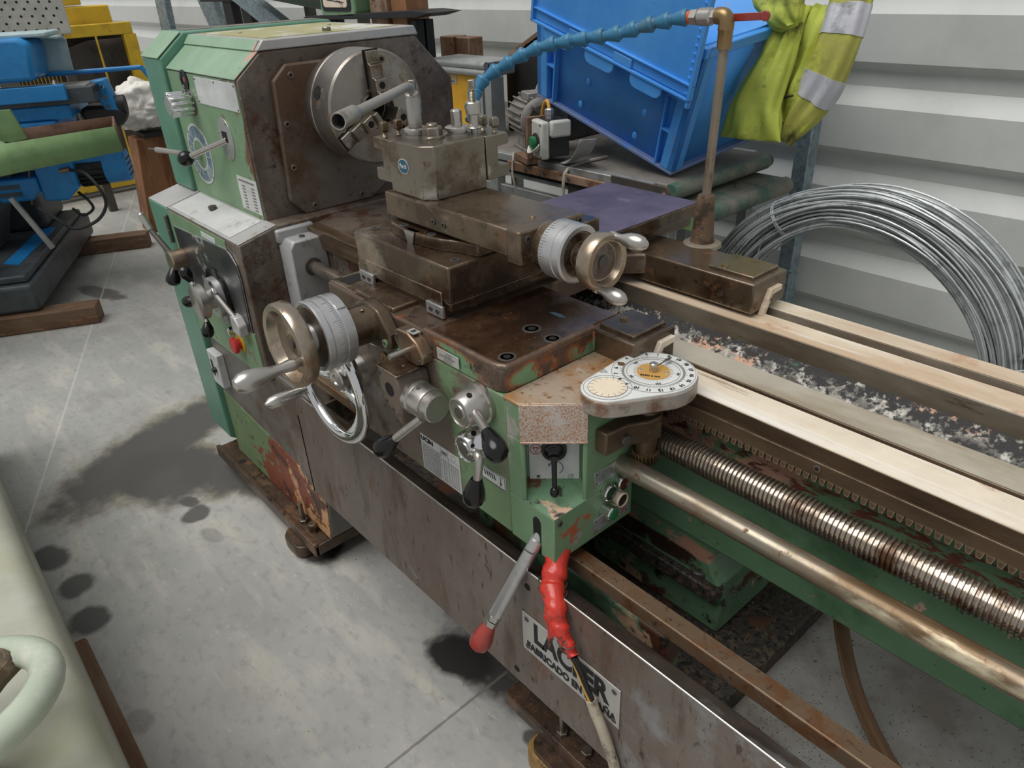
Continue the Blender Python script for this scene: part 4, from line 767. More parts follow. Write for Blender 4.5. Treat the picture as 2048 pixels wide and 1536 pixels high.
def lever_hub(x, z, r, chrome=False):
    h = part(MB().rev((x, .602, z), (0, -1, 0), [(0, r * 1.12), (.010, r * 1.12), (.012, r), (.040, r * .92), (.048, r * .80), (.049, r * .72), (.047, r * .70), (.047, r * .45), (.049, r * .42), (.049, 0)], 40, cap=False), 'lever_hub', 'chrome' if chrome else 'bright_steel')
    part(MB().rev((x + r * .3, .570, z + r * .93), (.3, 0, .95), [(0, .0045), (.0008, .0045)], 14), 'grub_screw', 'dark_hole', 0, h)
    part(MB().rev((x, .5535, z), (0, -1, 0), [(0, r * .30), (.0008, r * .30), (.0008, .003)], 20), 'hub_screw', 'steel_dark', 0, h); return h
lever_hub(-.790, 1.004, .0315); lever_hub(-.786, .938, .0290, True)
a_, b_ = V(-.772, .566, .978), V(-.716, .545, .940 + .03)
a_, b_ = V(-.770, .570, .990), V(-.716, .546, .974); l2 = part(MB().cyl(V(-.772, .570, 1.010), V(-.712, .548, 1.006), .0075), 'engage_lever', 'bright_steel')
knob(V(-.717, .550, 1.007), V(.050, -.016, -.022), l2)
pts = smooth_path([(-.768, .560, .938), (-.748, .552, .948), (-.739, .548, .940), (-.743, .543, .902)], 5)
l3 = part(MB().tube(pts, .0072, 14), 'thread_lever', 'bright_steel'); knob(V(-.7425, .5435, .908), V(-.006, -.004, -.034), l3)
# oval flange with a pin, green plug
fo = [(-.948 + .048 * math.cos(t) * (1 if abs(math.cos(t)) < .8 else 1), 1.047 + .026 * math.sin(t) - .10 * 0) for t in [2 * PI * i / 30 for i in range(30)]]
ofl = part(MB().prism([(-.985 + .040 * s * .0 + x, z) for x, z, s in [(-.0, 1.076, 0), (.03, 1.078, 0), (.055, 1.066, 0), (.072, 1.046, 0), (.068, 1.030, 0), (.050, 1.022, 0), (.025, 1.022, 0), (.002, 1.034, 0), (-.012, 1.052, 0), (-.012, 1.068, 0)]], 1, .578, .602), 'pin_flange', 'rusty_bright', .003)
part(MB().cyl((-.955, .580, 1.046), (-.955, .540, 1.046), .0055), 'pin', 'bright_steel', 0, ofl)
for x, z in ((-.988, 1.063), (-.925, 1.033)): socket_bolt((x, .578, z), (0, -1, 0), .0045, ofl, 'steel_dark', .002)
lbl = MB(); lbl.box(-.962, -.940, .583, .598, 1.0772, 1.0782); part(lbl, 'letter_tag', 'name_plate', 0, ofl); text('B', .013, (-.951, .5905, 1.0782), (1, 0, 0), (0, 1, 0), 'black_ink', ofl, .0004)
pg = part(MB().rev((-1.008, .600, 1.012), (0, -1, 0), [(0, .016), (.010, .016), (.012, .014), (.012, .006), (.010, .005), (.010, 0)], 24, cap=False), 'plug', 'green_paint')
part(MB().rev((-1.075, .600, .975), (0, -1, 0), [(0, .016), (.003, .015), (.003, .007), (.001, .006), (.001, 0)], 24, cap=False), 'oil_cup', 'brass')
# instruction plates
ipl = part(MB().box(-.984, -.866, .5985, .5998, .776, .856), 'instruction_plate', 'sticker', .0003)
text('UCIN', .0125, (-.963, .5985, .8475), (1, 0, 0), (0, 0, 1), 'black_ink', ipl, .0006, sx=1.25)
inkm = MB(); rr = random.Random(3)
for i in range(22):
    z = .834 - i * .0026; x = -.981
    while x < -.925:
        ln = rr.uniform(.003, .009); inkm.box(x, min(x + ln, -.924), .5982, .5986, z, z + .0012); x += ln + .0015
for x in (-.922, -.900): inkm.box(x, x + .0005, .5982, .5986, .777, .855)
inkm.box(-.983, -.867, .5982, .5986, .8375, .838); inkm.box(-.919, -.903, .5982, .5986, .8415, .848)
for i in range(20): inkm.box(-.919, -.868, .5982, .5986, .780 + i * .0026, .7804 + i * .0026)
for x in (-.915, -.909, -.892, -.886, -.880, -.874): inkm.box(x, x + .0005, .5982, .5986, .778, .832)
part(inkm, 'plate_print', 'grey_ink', 0, ipl); rg_ = MB(); ringplate(rg_, (-.884, .5985, .8455), (-1, 0, 0), (0, 0, 1), .0068, .0062, .0003, 24); part(rg_, 'plate_circle', 'grey_ink', 0, ipl)
tpl = part(MB().box(-.802, -.740, .5985, .5998, .853, .879), 'thread_plate', 'white_plate', .001)
ik = MB()
for x0, x1, z0, z1 in ((-.801, -.741, .8775, .8785), (-.801, -.741, .8535, .8545), (-.801, -.800, .8535, .8785), (-.742, -.741, .8535, .8785)): ik.box(x0, x1, .5981, .5986, z0, z1)
for i in range(5): plate(ik, (-.795 + i * .0062, .5985, .863), (1, 0, 0), (0, 0, 1), [(0, .010), (.0024, .010), (.0054, 0), (.003, 0)], .0004)
plate(ik, (-.752, .5985, .866), (1, 0, 0), (0, 0, 1), [(-.0006, .009), (.0006, .009), (.0006, -.002), (.0026, -.002), (0, -.009), (-.0026, -.002), (-.0006, -.002)], .0004); part(ik, 'plate_print', 'black_ink', 0, tpl)
mpl = part(MB().box(-.896, -.838, .5960, .5975, 1.045, 1.066), 'oil_plate', 'name_plate', .0004)
ik = MB(); ik.box(-.889, -.848, .5956, .5961, 1.0545, 1.0565)
for i in range(4): ik.box(-.880 + i * .003, -.855, .5956, .5961, 1.0475 + (i if i < 2 else i + 1) * .0036, 1.0487 + (i if i < 2 else i + 1) * .0036)
part(ik, 'plate_print', 'grey_ink', 0, mpl)

# ---------------------------------------------------------------- switch box on the apron's corner
bx = MB()
bx.prism([(-.732, .600), (-.629, .600), (-.629, .785), (-.732, .785)], 2, .768, .858)           # full lower corner
bx.prism([(-.732, .600), (-.699, .600), (-.6948, .6043), (-.7192, .628), (-.6576, .6914), (-.6332, .6677), (-.629, .672), (-.629, .785), (-.732, .785)], 2, .858, .972)   # recess walls
bx.prism([(-.732, .600), (-.699, .600), (-.629, .672), (-.629, .785), (-.732, .785)], 2, .972, 1.036)
bx = part(bx, 'switch_housing', 'box_paint', .002)
part(MB().prism([(-.735, .598), (-.6985, .598), (-.627, .671), (-.627, .80), (-.66, .80), (-.735, .80)], 2, 1.034, 1.040), 'housing_top', 'box_top', .002, bx)
hm = MB(); dd = V(.070, .072, 0).normalized(); nn = V(dd.y, -dd.x, 0); c0 = V(-.664, .636, 1.0045) + nn * .0012; hm.obox(c0, dd, (0, 0, 1), nn, .0515, .0335, .0015); part(hm, 'hood_panel', 'box_hood', .001, bx)
hm = MB(); hm.obox(V(-.664, .636, .971) + nn * -.006, dd, (0, 0, 1), nn, .0515, .0018, .010); part(hm, 'hood_lip', 'box_hood', .001, bx)
pc = V(-.6872, .6585, .922); pm = MB(); pm.obox(pc, dd, (0, 0, 1), nn, .0405, .047, .0012); swp = part(pm, 'switch_plate', 'white_plate', .001, bx)
lm = MB(); lm.add([V(-.7182, .629, .880), V(-.6586, .6904, .880), V(-.6285, .672, .8595), V(-.6285, .5995, .8595), V(-.700, .5995, .8595)], [(0, 4, 3, 2, 1)]); part(lm, 'sill', 'foot_green', 0, bx)
f = pc + nn * .0012
part(MB().rev(f + V(0, 0, .016), nn, [(0, .020), (.008, .020), (.009, .017), (.009, .014)], 32), 'switch_collar', 'black_matt', 0, bx)
bel = MB(); bel.rev(f + V(0, 0, .016) + nn * .008, nn + V(0, 0, -.12), [(0, .0145), (.003, .0155), (.005, .012), (.007, .0130), (.010, .0095), (.012, .0105), (.015, .007), (.020, .006)], 24); part(bel, 'bellows', 'black_plastic', 0, bx)
s0 = f + V(0, 0, .013) + nn * .022; s1 = f + V(0, 0, -.036) + nn * .046
st_ = part(MB().cyl(s0, s1, .0045, .0038, 14).ball(s1, .0075, 16, 10, (1, 1, 1.3)), 'joystick', 'black_plastic', 0, bx)
def nostart(c, xd, yd, r, par, txt=False):
    m_ = MB(); ringplate(m_, c, xd, yd, r, r * .88, .0003, 28); X_ = Vector(xd).normalized(); Y_ = Vector(yd).normalized(); U_ = X_.cross(Y_)
    tri = [V(*c) + X_ * r * .62 * math.cos(a) + Y_ * r * .62 * math.sin(a) for a in (math.radians(-90), math.radians(30), math.radians(150))]
    for i in range(3): line(m_, tri[i], tri[(i + 1) % 3], r * .10, .0003, U_)
    m_.build('stop_symbol', 'red_ink', par)
fx = f + nn * .0002
nostart(fx - dd * .029 + V(0, 0, .014), dd, (0, 0, 1), .0095, bx)
text('STOP', .0036, fx - dd * .029 + V(0, 0, .0165), dd, (0, 0, 1), 'red_ink', bx)
am = MB(); n_ = 14
for i in range(n_):
    a0, a1 = math.radians(-60 + 200 * i / n_), math.radians(-60 + 200 * (i + 1) / n_)
    line(am, fx + dd * (.002 + .012 * math.cos(a0)) + V(0, 0, -.022 + .012 * math.sin(a0)), fx + dd * (.002 + .012 * math.cos(a1)) + V(0, 0, -.022 + .012 * math.sin(a1)), .0013, .0003, nn)
e_ = fx + dd * (.002 + .012 * math.cos(math.radians(140))) + V(0, 0, -.022 + .012 * math.sin(math.radians(140)))
am.add([e_ + dd * .003 + nn * .0004, e_ - dd * .003 + nn * .0004, e_ - V(0, 0, .006) - dd * .002 + nn * .0004], [(0, 1, 2)]); part(am, 'arrow', 'blue_ink', 0, bx)
for s_ in (-1, 1): part(MB().rev(fx + dd * .026 * s_ + V(0, 0, -.039), nn, [(0, .0048 if s_ > 0 else .003), (.0015, .004 if s_ > 0 else .002)], 16), 'plate_screw', 'alu' if s_ > 0 else 'steel_dark', 0, bx)
# push buttons and symbol plates on the side
X0 = -.6285
for z0, z1, y0, y1 in ((.876, .902, .689, .774), (.780, .806, .689, .774)):
    sp_ = part(MB().box(X0, X0 + .0012, y0, y1, z0, z1), 'symbol_plate', 'alu', .0004, bx)
    for y in (y0 + .004, y1 - .004):
        for z in (z0 + .004, z1 - .004): part(MB().rev((X0 + .0012, y, z), (1, 0, 0), [(0, .0022), (.001, .0015)], 8), 'rivet', 'steel_dark', 0, bx)
nostart((X0 + .0013, .758, .890), (0, 1, 0), (0, 0, 1), .0095, bx); nostart((X0 + .0013, .760, .794), (0, 1, 0), (0, 0, 1), .0095, bx)
gm = MB()
for a, b in (((.708, .882), (.728, .882)), ((.708, .894), (.728, .894)), ((.708, .882), (.708, .894)), ((.728, .882), (.728, .894)), ((.704, .888), (.732, .888)), ((.704, .794), (.722, .794)), ((.722, .794), (.722, .786)), ((.710, .790), (.722, .790))): line(gm, (X0 + .0012, a[0], a[1]), (X0 + .0012, b[0], b[1]), .0009, .0003, (1, 0, 0))
part(gm, 'symbol', 'grey_ink', 0, bx)
for y, z, lens, prj in ((.751, .856, 'dark_red_lens', .010), (.718, .853, 'dark_green_lens', .010), (.748, .822, 'brown_lens', .010), (.717, .815, 'green_button', .018)):
    pb = part(MB().rev((X0, y, z), (1, 0, 0), [(0, .0145), (prj, .0145), (prj + .002, .013), (prj + .002, .0115), (prj * .7, .011)], 30), 'push_button', 'cream_dial' if lens == 'brown_lens' else 'chrome', 0, bx)
    part(MB().rev((X0 + (prj * .75 if lens != 'green_button' else prj), y, z), (1, 0, 0), [(0, .0112), (.003, .0108), (.0034, .009), (.0034, 0)], 26, cap=False), 'button_cap', lens, 0, bx)
socket_bolt((X0, .612, .846), (1, 0, 0), .005, bx, 'steel_dark', .002)
# slot and start lever with a red knob
sl = MB(); plate(sl, (-.668, .5996, .805), (1, 0, 0), (0, 0, 1), [(-.009, -.036), (.009, -.036), (.009, .030), (.005, .036), (0, .038), (-.005, .036), (-.009, .030)], .0003); part(sl, 'lever_slot', 'dark_hole', 0, bx)
q0, q1 = V(-.664, .615, .822), V(-.712, .512, .612)
qd = (q1 - q0).normalized()
sv = part(MB().rev(q0, qd, [(0, .009), (.03, .009), (.032, .0115), (.195, .0115), (.198, .010)], 24), 'start_lever', 'galv_rod')
sv.data.materials[0] = MATS['alu']
part(MB().rev(q0 + qd * .196, qd, [(0, .0125), (.010, .0125)], 6).rev(q0 + qd * .208, qd, [(0, .0125), (.010, .0125)], 6), 'lock_nuts', 'bright_steel', .0006, sv)
part(MB().rev(q0 + qd * .216, qd, [(0, .010), (.012, .013), (.030, .0185), (.042, .0195), (.052, .017), (.058, .010), (.060, 0)], 26, cap=False), 'knob', 'red_plastic', 0, sv)
part(MB().tube([(q0 + qd * .05 + Vector((.0125 * math.cos(i), .0125 * math.sin(i), .002 * math.sin(3 * i)))) for i in [2 * PI * k / 16 for k in range(16)]], .0012, 6, True), 'wire_tie', 'steel_dark', 0, sv)
# ---------------------------------------------------------------- tool post with two holders
tp = part(MB().prism([(-1.165, .715), (-1.068, .715), (-1.047, .733), (-1.047, .845), (-1.150, .845), (-1.165, .830)], 2, 1.250, 1.342), 'tool_post', 'post_steel', .002)
badge = MB(); plate(badge, (-1.118, .7148, 1.302), (1, 0, 0), (0, 0, 1), [(.0165 * math.cos(2 * PI * i / 30), .0135 * math.sin(2 * PI * i / 30)) for i in range(30)], .0006); part(badge, 'badge_edge', 'white_plate', 0, tp)
badge = MB(); plate(badge, (-1.118, .7142, 1.302), (1, 0, 0), (0, 0, 1), [(.0148 * math.cos(2 * PI * i / 30), .0118 * math.sin(2 * PI * i / 30)) for i in range(30)], .0004); part(badge, 'badge', 'gauge_blue', 0, tp)
text('Pardi', .0105, (-1.118, .7138, 1.302), (1, 0, 0), (0, 0, 1), 'white_plate', tp, .0003)
nt_ = part(MB().rev((-1.108, .776, 1.342), (0, 0, 1), [(0, .0225), (.003, .0225), (.004, .0185), (.018, .0185), (.020, .0165)], 6), 'clamp_nut', 'post_steel', .0008)
part(MB().rev((-1.108, .776, 1.342), (0, 0, 1), [(0, .0205), (.003, .0205)], 32).rev((-1.108, .776, 1.360), (0, 0, 1), [(0, .0115), (.003, .0115), (.0035, .010), (.005, .0105), (.007, .009)], 24), 'stud_end', 'post_steel', 0, nt_)
def cam_nut(x, y, h):
    o = part(MB().rev((x, y, 1.342), (0, 0, 1), [(0, .0225), (.003, .0225), (.004, .018), (.008, .018), (.009, .0225), (.013, .0225), (.015, .019), (.015, .010), (.022, .010)], 36), 'cam_collar', 'bright_steel')
    if h: part(MB().rev((x, y, 1.362), (0, 0, 1), [(0, .0105), (h, .0105), (h + .003, .008)], 6), 'cam_hex', 'bright_steel', .0008, o)
    return o
cam_nut(-1.150, .770, 0); cam_nut(-1.098, .824, .020)
def height_screw(x, y):
    o = part(MB().cyl((x, y, 1.335), (x, y, 1.352), .0065, seg=16).rev((x, y, 1.350), (0, 0, 1), [(0, .012), (.002, .014), (.004, .012), (.005, .009), (.024, .009), (.026, .0135), (.044, .0135), (.046, .012)], 30), 'height_nut', 'bright_steel')
    pr_ = []
    for i in range(9): pr_ += [(.044 + i * .0025, .0058), (.0452 + i * .0025, .0048)]
    part(MB().rev((x, y, 1.350), (0, 0, 1), pr_, 16), 'thread', 'post_steel', 0, o)
    part(MB().rev((x, y, 1.415), (0, 0, 1), [(0, .007), (.002, .009), (.014, .009), (.017, .007)], 4), 'square_head', 'post_steel', .001, o)
height_screw(-1.081, .850); height_screw(-1.178, .790)
# holder on the rear face (slot opens away from the operator)
def cpoly(a0, s): return [(a0, 1.262), (a0 + .050 * s, 1.262), (a0 + .054 * s, 1.266), (a0 + .054 * s, 1.284), (a0 + .028 * s, 1.286), (a0 + .028 * s, 1.318), (a0 + .054 * s, 1.320), (a0 + .054 * s, 1.337), (a0 + .050 * s, 1.340), (a0, 1.340)]
hr = part(MB().prism(cpoly(.848, 1), 0, -1.150, -1.048), 'tool_holder', 'post_steel', .0015)
hl = part(MB().prism(cpoly(-1.169, -1), 1, .722, .835), 'tool_holder', 'post_steel', .0015)
def clamp_screw(x, y, par):
    pr_ = []
    for i in range(4): pr_ += [(i * .0025, .0052), (i * .0025 + .0012, .0042)]
    s_ = part(MB().rev((x, y, 1.340), (0, 0, 1), pr_, 14), 'clamp_screw', 'post_steel', 0, par)
    part(MB().rev((x, y, 1.349), (0, 0, 1), [(0, .0075), (.002, .0098), (.014, .0098), (.017, .0075)], 4, PI / 5), 'square_head', 'post_steel', .001, par)
    part(MB().cyl((x, y, 1.316), (x, y, 1.300), .0045, seg=12), 'screw_tip', 'post_steel', 0, par)
for y in (.735, .765, .80): clamp_screw(-1.200, y, hl)
for x in (-1.068, -1.10, -1.132): clamp_screw(x, .886, hr)

# box spanner left standing on the tool post
sp0, spb, sp1 = V(-1.150, .770, 1.362), V(-1.150, .770, 1.428), V(-.985, .516, 1.416)
ad = (sp1 - spb).normalized()
spn = MB(); bend = smooth_path([sp0 + V(0, 0, .0), sp0 + V(0, 0, .030), spb + V(0, 0, -.022), spb + V(0, 0, -.006) + ad * .006, spb + ad * .022, spb + ad * .05, spb + ad * .22], 6)
spn.tube(bend, [.0115 if p.z < 1.415 and (p - sp0).length < .06 else .0080 for p in bend], 20)
spo = tag(spn.build('box_spanner', 'bright_steel', None), 'bare steel L-shaped box spanner standing on the tool post', 'spanner')
spo.data.materials[0] = MATS['spanner_steel']
sock = MB(); e0 = spb + ad * .215; sock.rev(e0, ad, [(0, .0080), (.012, .0125), (.062, .0130), (.064, .0122), (.064, .0105), (.045, .010)], 32, cap=False); so = sock.build('socket_end', 'bright_steel', spo); so.data.materials[0] = MATS['spanner_steel']
hx = MB(); hx.rev(e0 + ad * .050, ad, [(0, .0102), (.0142, .0118)], 6, cap=False); hx.add([], []); hx.build('hex_bore', 'steel_dark', spo)
MB().rev(e0 + ad * .046, ad, [(0, .0100), (.001, .0100)], 20).build('bore_bottom', 'dark_hole', spo)
MB().rev(sp0 + V(0, 0, -.004), (0, 0, 1), [(0, .0128), (.045, .0128), (.050, .0115)], 28).build('upright_socket', 'spanner_steel', spo)

# ---------------------------------------------------------------- thread dial at the carriage end
DC, DS, DZ = (-.600, .786), (-.618, .703), 1.058
def dial_outline(g):
    R1, R2 = .067 + g, .041 + g; c1, c2 = Vector(DC), Vector(DS); ax = (c2 - c1); D = ax.length; base = math.atan2(ax.y, ax.x); al = math.acos((R1 - R2) / D); pts = []
    for i in range(41):
        a = base + al + (2 * PI - 2 * al) * i / 40; pts.append((c1.x + R1 * math.cos(a), c1.y + R1 * math.sin(a)))
    for i in range(25):
        a = base - al + 2 * al * i / 24; pts.append((c2.x + R2 * math.cos(a), c2.y + R2 * math.sin(a)))
    return pts
dl = part(MB().prism(dial_outline(0), 2, DZ - .030, DZ - .003), 'thread_dial', 'dial_side', .003)
part(MB().prism(dial_outline(-.0015), 2, DZ - .004, DZ), 'dial_face', 'dial_white', .001, dl)
up = DZ + .0002
rm = MB(); ringplate(rm, (DC[0], DC[1], up), (1, 0, 0), (0, 1, 0), .0632, .0627, .0003, 72); ringplate(rm, (DC[0], DC[1], up), (1, 0, 0), (0, 1, 0), .0405, .040, .0003, 64); ringplate(rm, (DS[0], DS[1], up), (1, 0, 0), (0, 1, 0), .0360, .0355, .0003, 48); ringplate(rm, (DS[0], DS[1], up + .0004), (1, 0, 0), (0, 1, 0), .0292, .0287, .0003, 48)
phi0 = math.radians(104)
for i in range(200):
    a = phi0 + 2 * PI * i / 200; d = V(math.cos(a), math.sin(a), 0); ln = .0075 if i % 10 == 0 else (.0055 if i % 5 == 0 else .0038)
    line(rm, V(DC[0], DC[1], up) + d * .0440, V(DC[0], DC[1], up) + d * (.0440 + ln), .0004, .0002)
for i in range(40):
    a = phi0 + 2 * PI * i / 40; d = V(math.cos(a), math.sin(a), 0); line(rm, V(DC[0], DC[1], up) + d * .0265, V(DC[0], DC[1], up) + d * (.034 if i % 8 == 0 else .030), .0004, .0002)
for i in range(16):
    a = 2 * PI * i / 16; d = V(math.cos(a), math.sin(a), 0); line(rm, V(DS[0], DS[1], up + .0006) + d * .021, V(DS[0], DS[1], up + .0006) + d * .0285, .0004, .0002)
part(rm, 'dial_scale', 'grey_ink', 0, dl)
part(MB().rev((DS[0], DS[1], up), (0, 0, 1), [(0, .0287), (.0004, .0287)], 40), 'sub_dial', 'cream_dial', 0, dl)
for k in range(20):
    a = phi0 + 2 * PI * k / 20 * -1 * -1; d = V(math.cos(a), math.sin(a), 0); text(str(k), .0085, V(DC[0], DC[1], up) + d * .0565, (d.y, -d.x, 0), d, 'black_ink', dl, .0002, name='numeral')
for k, s_ in enumerate(('0', '100', '200', '300', '400')):
    a = phi0 + 2 * PI * k / 5; d = V(math.cos(a), math.sin(a), 0); text(s_, .0055, V(DC[0], DC[1], up) + d * .0368, (d.y, -d.x, 0), d, 'grey_ink', dl, .0001, name='numeral')
part(MB().rev((DC[0], DC[1], up), (0, 0, 1), [(0, .0255), (.0009, .0255)], 40), 'brass_disc', 'brass_yellow', 0, dl)
text('PASO 6 mm', .0060, (DC[0] + .006, DC[1] - .0150, up + .001), (.86, .51, 0), (-.51, .86, 0), 'black_ink', dl, .0001)
for s_ in (-1, 1): part(MB().rev((DC[0] + .0175 * s_, DC[1] + .0095 * s_, up + .0009), (0, 0, 1), [(0, .0032), (.0008, .0026)], 14), 'disc_screw', 'alu', 0, dl)
part(MB().rev((DC[0], DC[1], up), (0, 0, 1), [(0, .0062), (.014, .0062), (.0155, .0045), (.0155, 0)], 24, cap=False), 'pointer_boss', 'bright_steel', 0, dl)
pa = math.radians(92); pdv = V(math.cos(pa), math.sin(pa), 0); pn = V(-pdv.y, pdv.x, 0); po = V(DC[0], DC[1], DZ + .007)
pm_ = MB(); pm_.obox(po + pdv * .016, pdv, pn, (0, 0, 1), .014, .0007, .0006); n_ = len(pm_.v); pm_.add([po + pdv * .026 + V(0, 0, .0007), po + pdv * .034 + pn * .0042 + V(0, 0, .0002), po + pdv * .048 + V(0, 0, .0004), po + pdv * .034 - pn * .0042 + V(0, 0, .0002), po + pdv * .034 + V(0, 0, .0022)], [(0, 4, 1), (1, 4, 2), (2, 4, 3), (3, 4, 0), (0, 1, 2, 3)]); part(pm_, 'pointer', 'steel_dark', 0, dl)
part(MB().rev((-.651, .771, up), (0, 0, 1), [(0, .0058), (.0006, .0056), (.0006, .003), (.0016, .0028), (.0016, 0)], 18, cap=False), 'face_screw', 'brass', 0, dl)
tm = MB(); tc_ = V(-.655, .735, up)
for r_ in (.0075, .0045):
    tri = [tc_ + V(r_ * math.cos(a), r_ * math.sin(a), 0) for a in (math.radians(130), math.radians(250), math.radians(10))]
    for i in range(3): line(tm, tri[i], tri[(i + 1) % 3], .0005, .0002)
part(tm, 'maker_mark', 'grey_ink', 0, dl)
# stem, clamp bracket and worm gear of the dial
stm = part(MB().cyl((-.604, .783, .905), (-.604, .783, 1.030), .0135, .0135, 24).rev((-.604, .783, .992), (0, 0, 1), [(0, .020), (.034, .020)], 28), 'dial_stem', 'way_side')
part(MB().prism([(-.630, .690), (-.606, .690), (-.602, .735), (-.585, .765), (-.580, .790), (-.592, .806), (-.612, .808), (-.626, .795), (-.630, .775)], 2, .945, .985), 'dial_bracket', 'way_side', .003)
hexbolt((-.604, .728, .962), (1, -.25, 0), .0095, .010, LA, 'steel_dark', 'bracket_bolt')
gp = []; n_ = 22
for i in range(n_ * 4):
    a = 2 * PI * i / (n_ * 4); r_ = .0225 if i % 4 < 2 else .0185; gp.append((-.604 + r_ * math.cos(a), .783 + r_ * math.sin(a)))
part(MB().prism(gp, 2, .896, .914), 'worm_gear', 'brass', .0004)
part(MB().rev((-.604, .783, .914), (0, 0, 1), [(0, .0165), (.030, .0185), (.032, .0185)], 24), 'gear_sleeve', 'way_side')

# ---------------------------------------------------------------- coolant stand pipe on the rear wing
ck = V(-.858, 1.262, 1.078)
cp = part(MB().rev(ck, (0, 0, 1), [(0, .034), (.004, .026), (.012, .023), (.06, .0205), (.100, .018), (.104, .016)], 28), 'pipe_socket', 'rust_cast')
part(MB().rev(ck, (0, 0, 1), [(-.003, .041), (.003, .039), (.006, .032)], 28), 'weld_bead', 'galv_rod', 0, cp)
sp_ = part(MB().cyl(ck + V(0, 0, .10), (-.851, 1.266, 1.462), .0088, seg=20), 'stand_pipe', 'galv_rod')
part(MB().rev((-.851, 1.266, 1.452), (0, 0, 1), [(0, .0135), (.030, .0135), (.032, .0145), (.036, .0145)], 20), 'pipe_collar', 'brass')
elb = smooth_path([(-.851, 1.266, 1.484), (-.851, 1.266, 1.497), (-.857, 1.266, 1.506), (-.872, 1.266, 1.5065)], 6)
part(MB().tube(elb, .0145, 18), 'elbow', 'brass')
vb = part(MB().rev((-.872, 1.266, 1.505), (-1, 0, -.02), [(0, .0135), (.008, .0135)], 6).rev((-.880, 1.266, 1.505), (-1, 0, -.02), [(0, .012), (.004, .0155), (.028, .0155), (.032, .012)], 24).rev((-.912, 1.266, 1.504), (-1, 0, -.02), [(0, .0150), (.014, .0150)], 6), 'ball_valve', 'bright_steel')
part(MB().rev((-.926, 1.265, 1.5035), (-1, 0, -.02), [(0, .0095), (.004, .0095), (.005, .011), (.010, .011), (.011, .009), (.018, .009)], 20), 'hose_nipple', 'orange')
hv = MB(); hv.obox((-.845, 1.286, 1.503), (1, 0, .05), (0, 1, 0), (0, 0, 1), .060, .002, .0065); hv.rev((-.785, 1.283, 1.506), (0, 1, 0), [(0, .0085), (.006, .0085)], 16); part(hv, 'valve_handle', 'red_plastic', .001)
hpts = smooth_path([(-.940, 1.264, 1.503), (-1.007, 1.241, 1.492), (-1.052, 1.22, 1.479), (-1.092, 1.2, 1.472), (-1.134, 1.179, 1.466), (-1.171, 1.158, 1.461), (-1.209, 1.137, 1.453), (-1.241, 1.117, 1.439), (-1.274, 1.096, 1.42), (-1.292, 1.075, 1.406), (-1.308, 1.054, 1.388), (-1.308, 1.034, 1.365), (-1.295, 1.015, 1.344), (-1.280, .998, 1.322)], 10)
acc = [0]
for i in range(1, len(hpts)): acc.append(acc[-1] + (hpts[i] - hpts[i - 1]).length)
def along(s):
    for i in range(1, len(acc)):
        if acc[i] >= s: t = (s - acc[i - 1]) / (acc[i] - acc[i - 1]); return hpts[i - 1].lerp(hpts[i], t)
    return hpts[-1]
nseg = 16; stp = acc[-1] / nseg
for i in range(nseg):
    a, b = along(i * stp), along((i + 1) * stp); d = (b - a).normalized()
    off = V(random.uniform(-1, 1), random.uniform(-1, 1), random.uniform(-1, 1)) * .05
    part(MB().rev(a - d * .003, -(d + off) if 0 else (d + off), [(0, .0140), (.003, .0156), (.007, .0156), (.0075, .0148), (stp * .60, .0115), (stp * .85, .0090), (stp * .95, .0110), (stp + .004, .0118)][::1], 20), 'hose_link', 'blue_hose')
on = part(MB().tube(smooth_path([(-1.283, 1.0, 1.345), (-1.270, .996, 1.335), (-1.272, .992, 1.315), (-1.282, .99, 1.305), (-1.287, .99, 1.298)], 5), [.0025] * 12 + [.004] * 5 + [.006] * 4, 8), 'nozzle_tie', 'orange')

# ---------------------------------------------------------------- taped cable hanging from the switch box
cpts = [(-.648, .625, .775), (-.634, .606, .752), (-.622, .587, .735), (-.596, .568, .727), (-.580, .560, .702), (-.562, .559, .677), (-.549, .559, .660)]
cs_ = smooth_path(cpts, 8); rad = [.020 + .0016 * math.sin(i * .8) - .012 * max(0, i / len(cs_) - .35) / .65 for i in range(len(cs_))]
tape = MB(); n0 = len(tape.v); tape.tube(cs_, rad, 18)
vs_ = []
for i, v in enumerate(tape.v):
    k = i // 18; vs_.append((v[0] + .0009 * math.sin(k * 1.3 + (i % 18) * .9), v[1] + .0010 * math.sin(k * 1.7 + (i % 18) * 1.3), v[2] + .0014 * math.sin(k * .9 + (i % 18) * .7)))
tape.v = vs_
cb = part(tape, 'cable_tape', 'red_tape', 0, None, ang=60)
flp = MB(); flp.grid(6, 8, lambda u, v: (-.598 - .016 * v * (1 - .3 * u) + .004 * math.sin(u * 5) + u * .012, .558 + .002 * math.sin(v * 6), .715 - .045 * u - .028 * v * (.5 + u))); part(flp, 'tape_flap', 'red_tape', 0, cb, solid=.0008)
for i in (14, 18, 40): part(MB().tube([cs_[i] + Vector((.0245 * math.cos(t), .0235 * math.sin(t) * .9, .006 * math.cos(t + 1))) * (1.0 if i < 30 else .62) for t in [2 * PI * k / 18 for k in range(18)]], .0009, 5, True), 'binding_wire', 'steel_dark', 0, cb)
tail = smooth_path([(-.549, .559, .660), (-.537, .559, .642), (-.520, .562, .600), (-.513, .564, .580)], 6)
for k in range(7):
    a = 2 * PI * k / 7; part(MB().tube([p + V(.0065 * math.cos(a + i * .09), .0045 * math.sin(a + i * .09), 0) * (1 - .2 * math.sin(i / len(tail) * PI)) for i, p in enumerate(tail)], .0024, 6), 'core', 'cable_yellow' if k == 4 else 'cable_black', 0, cb)
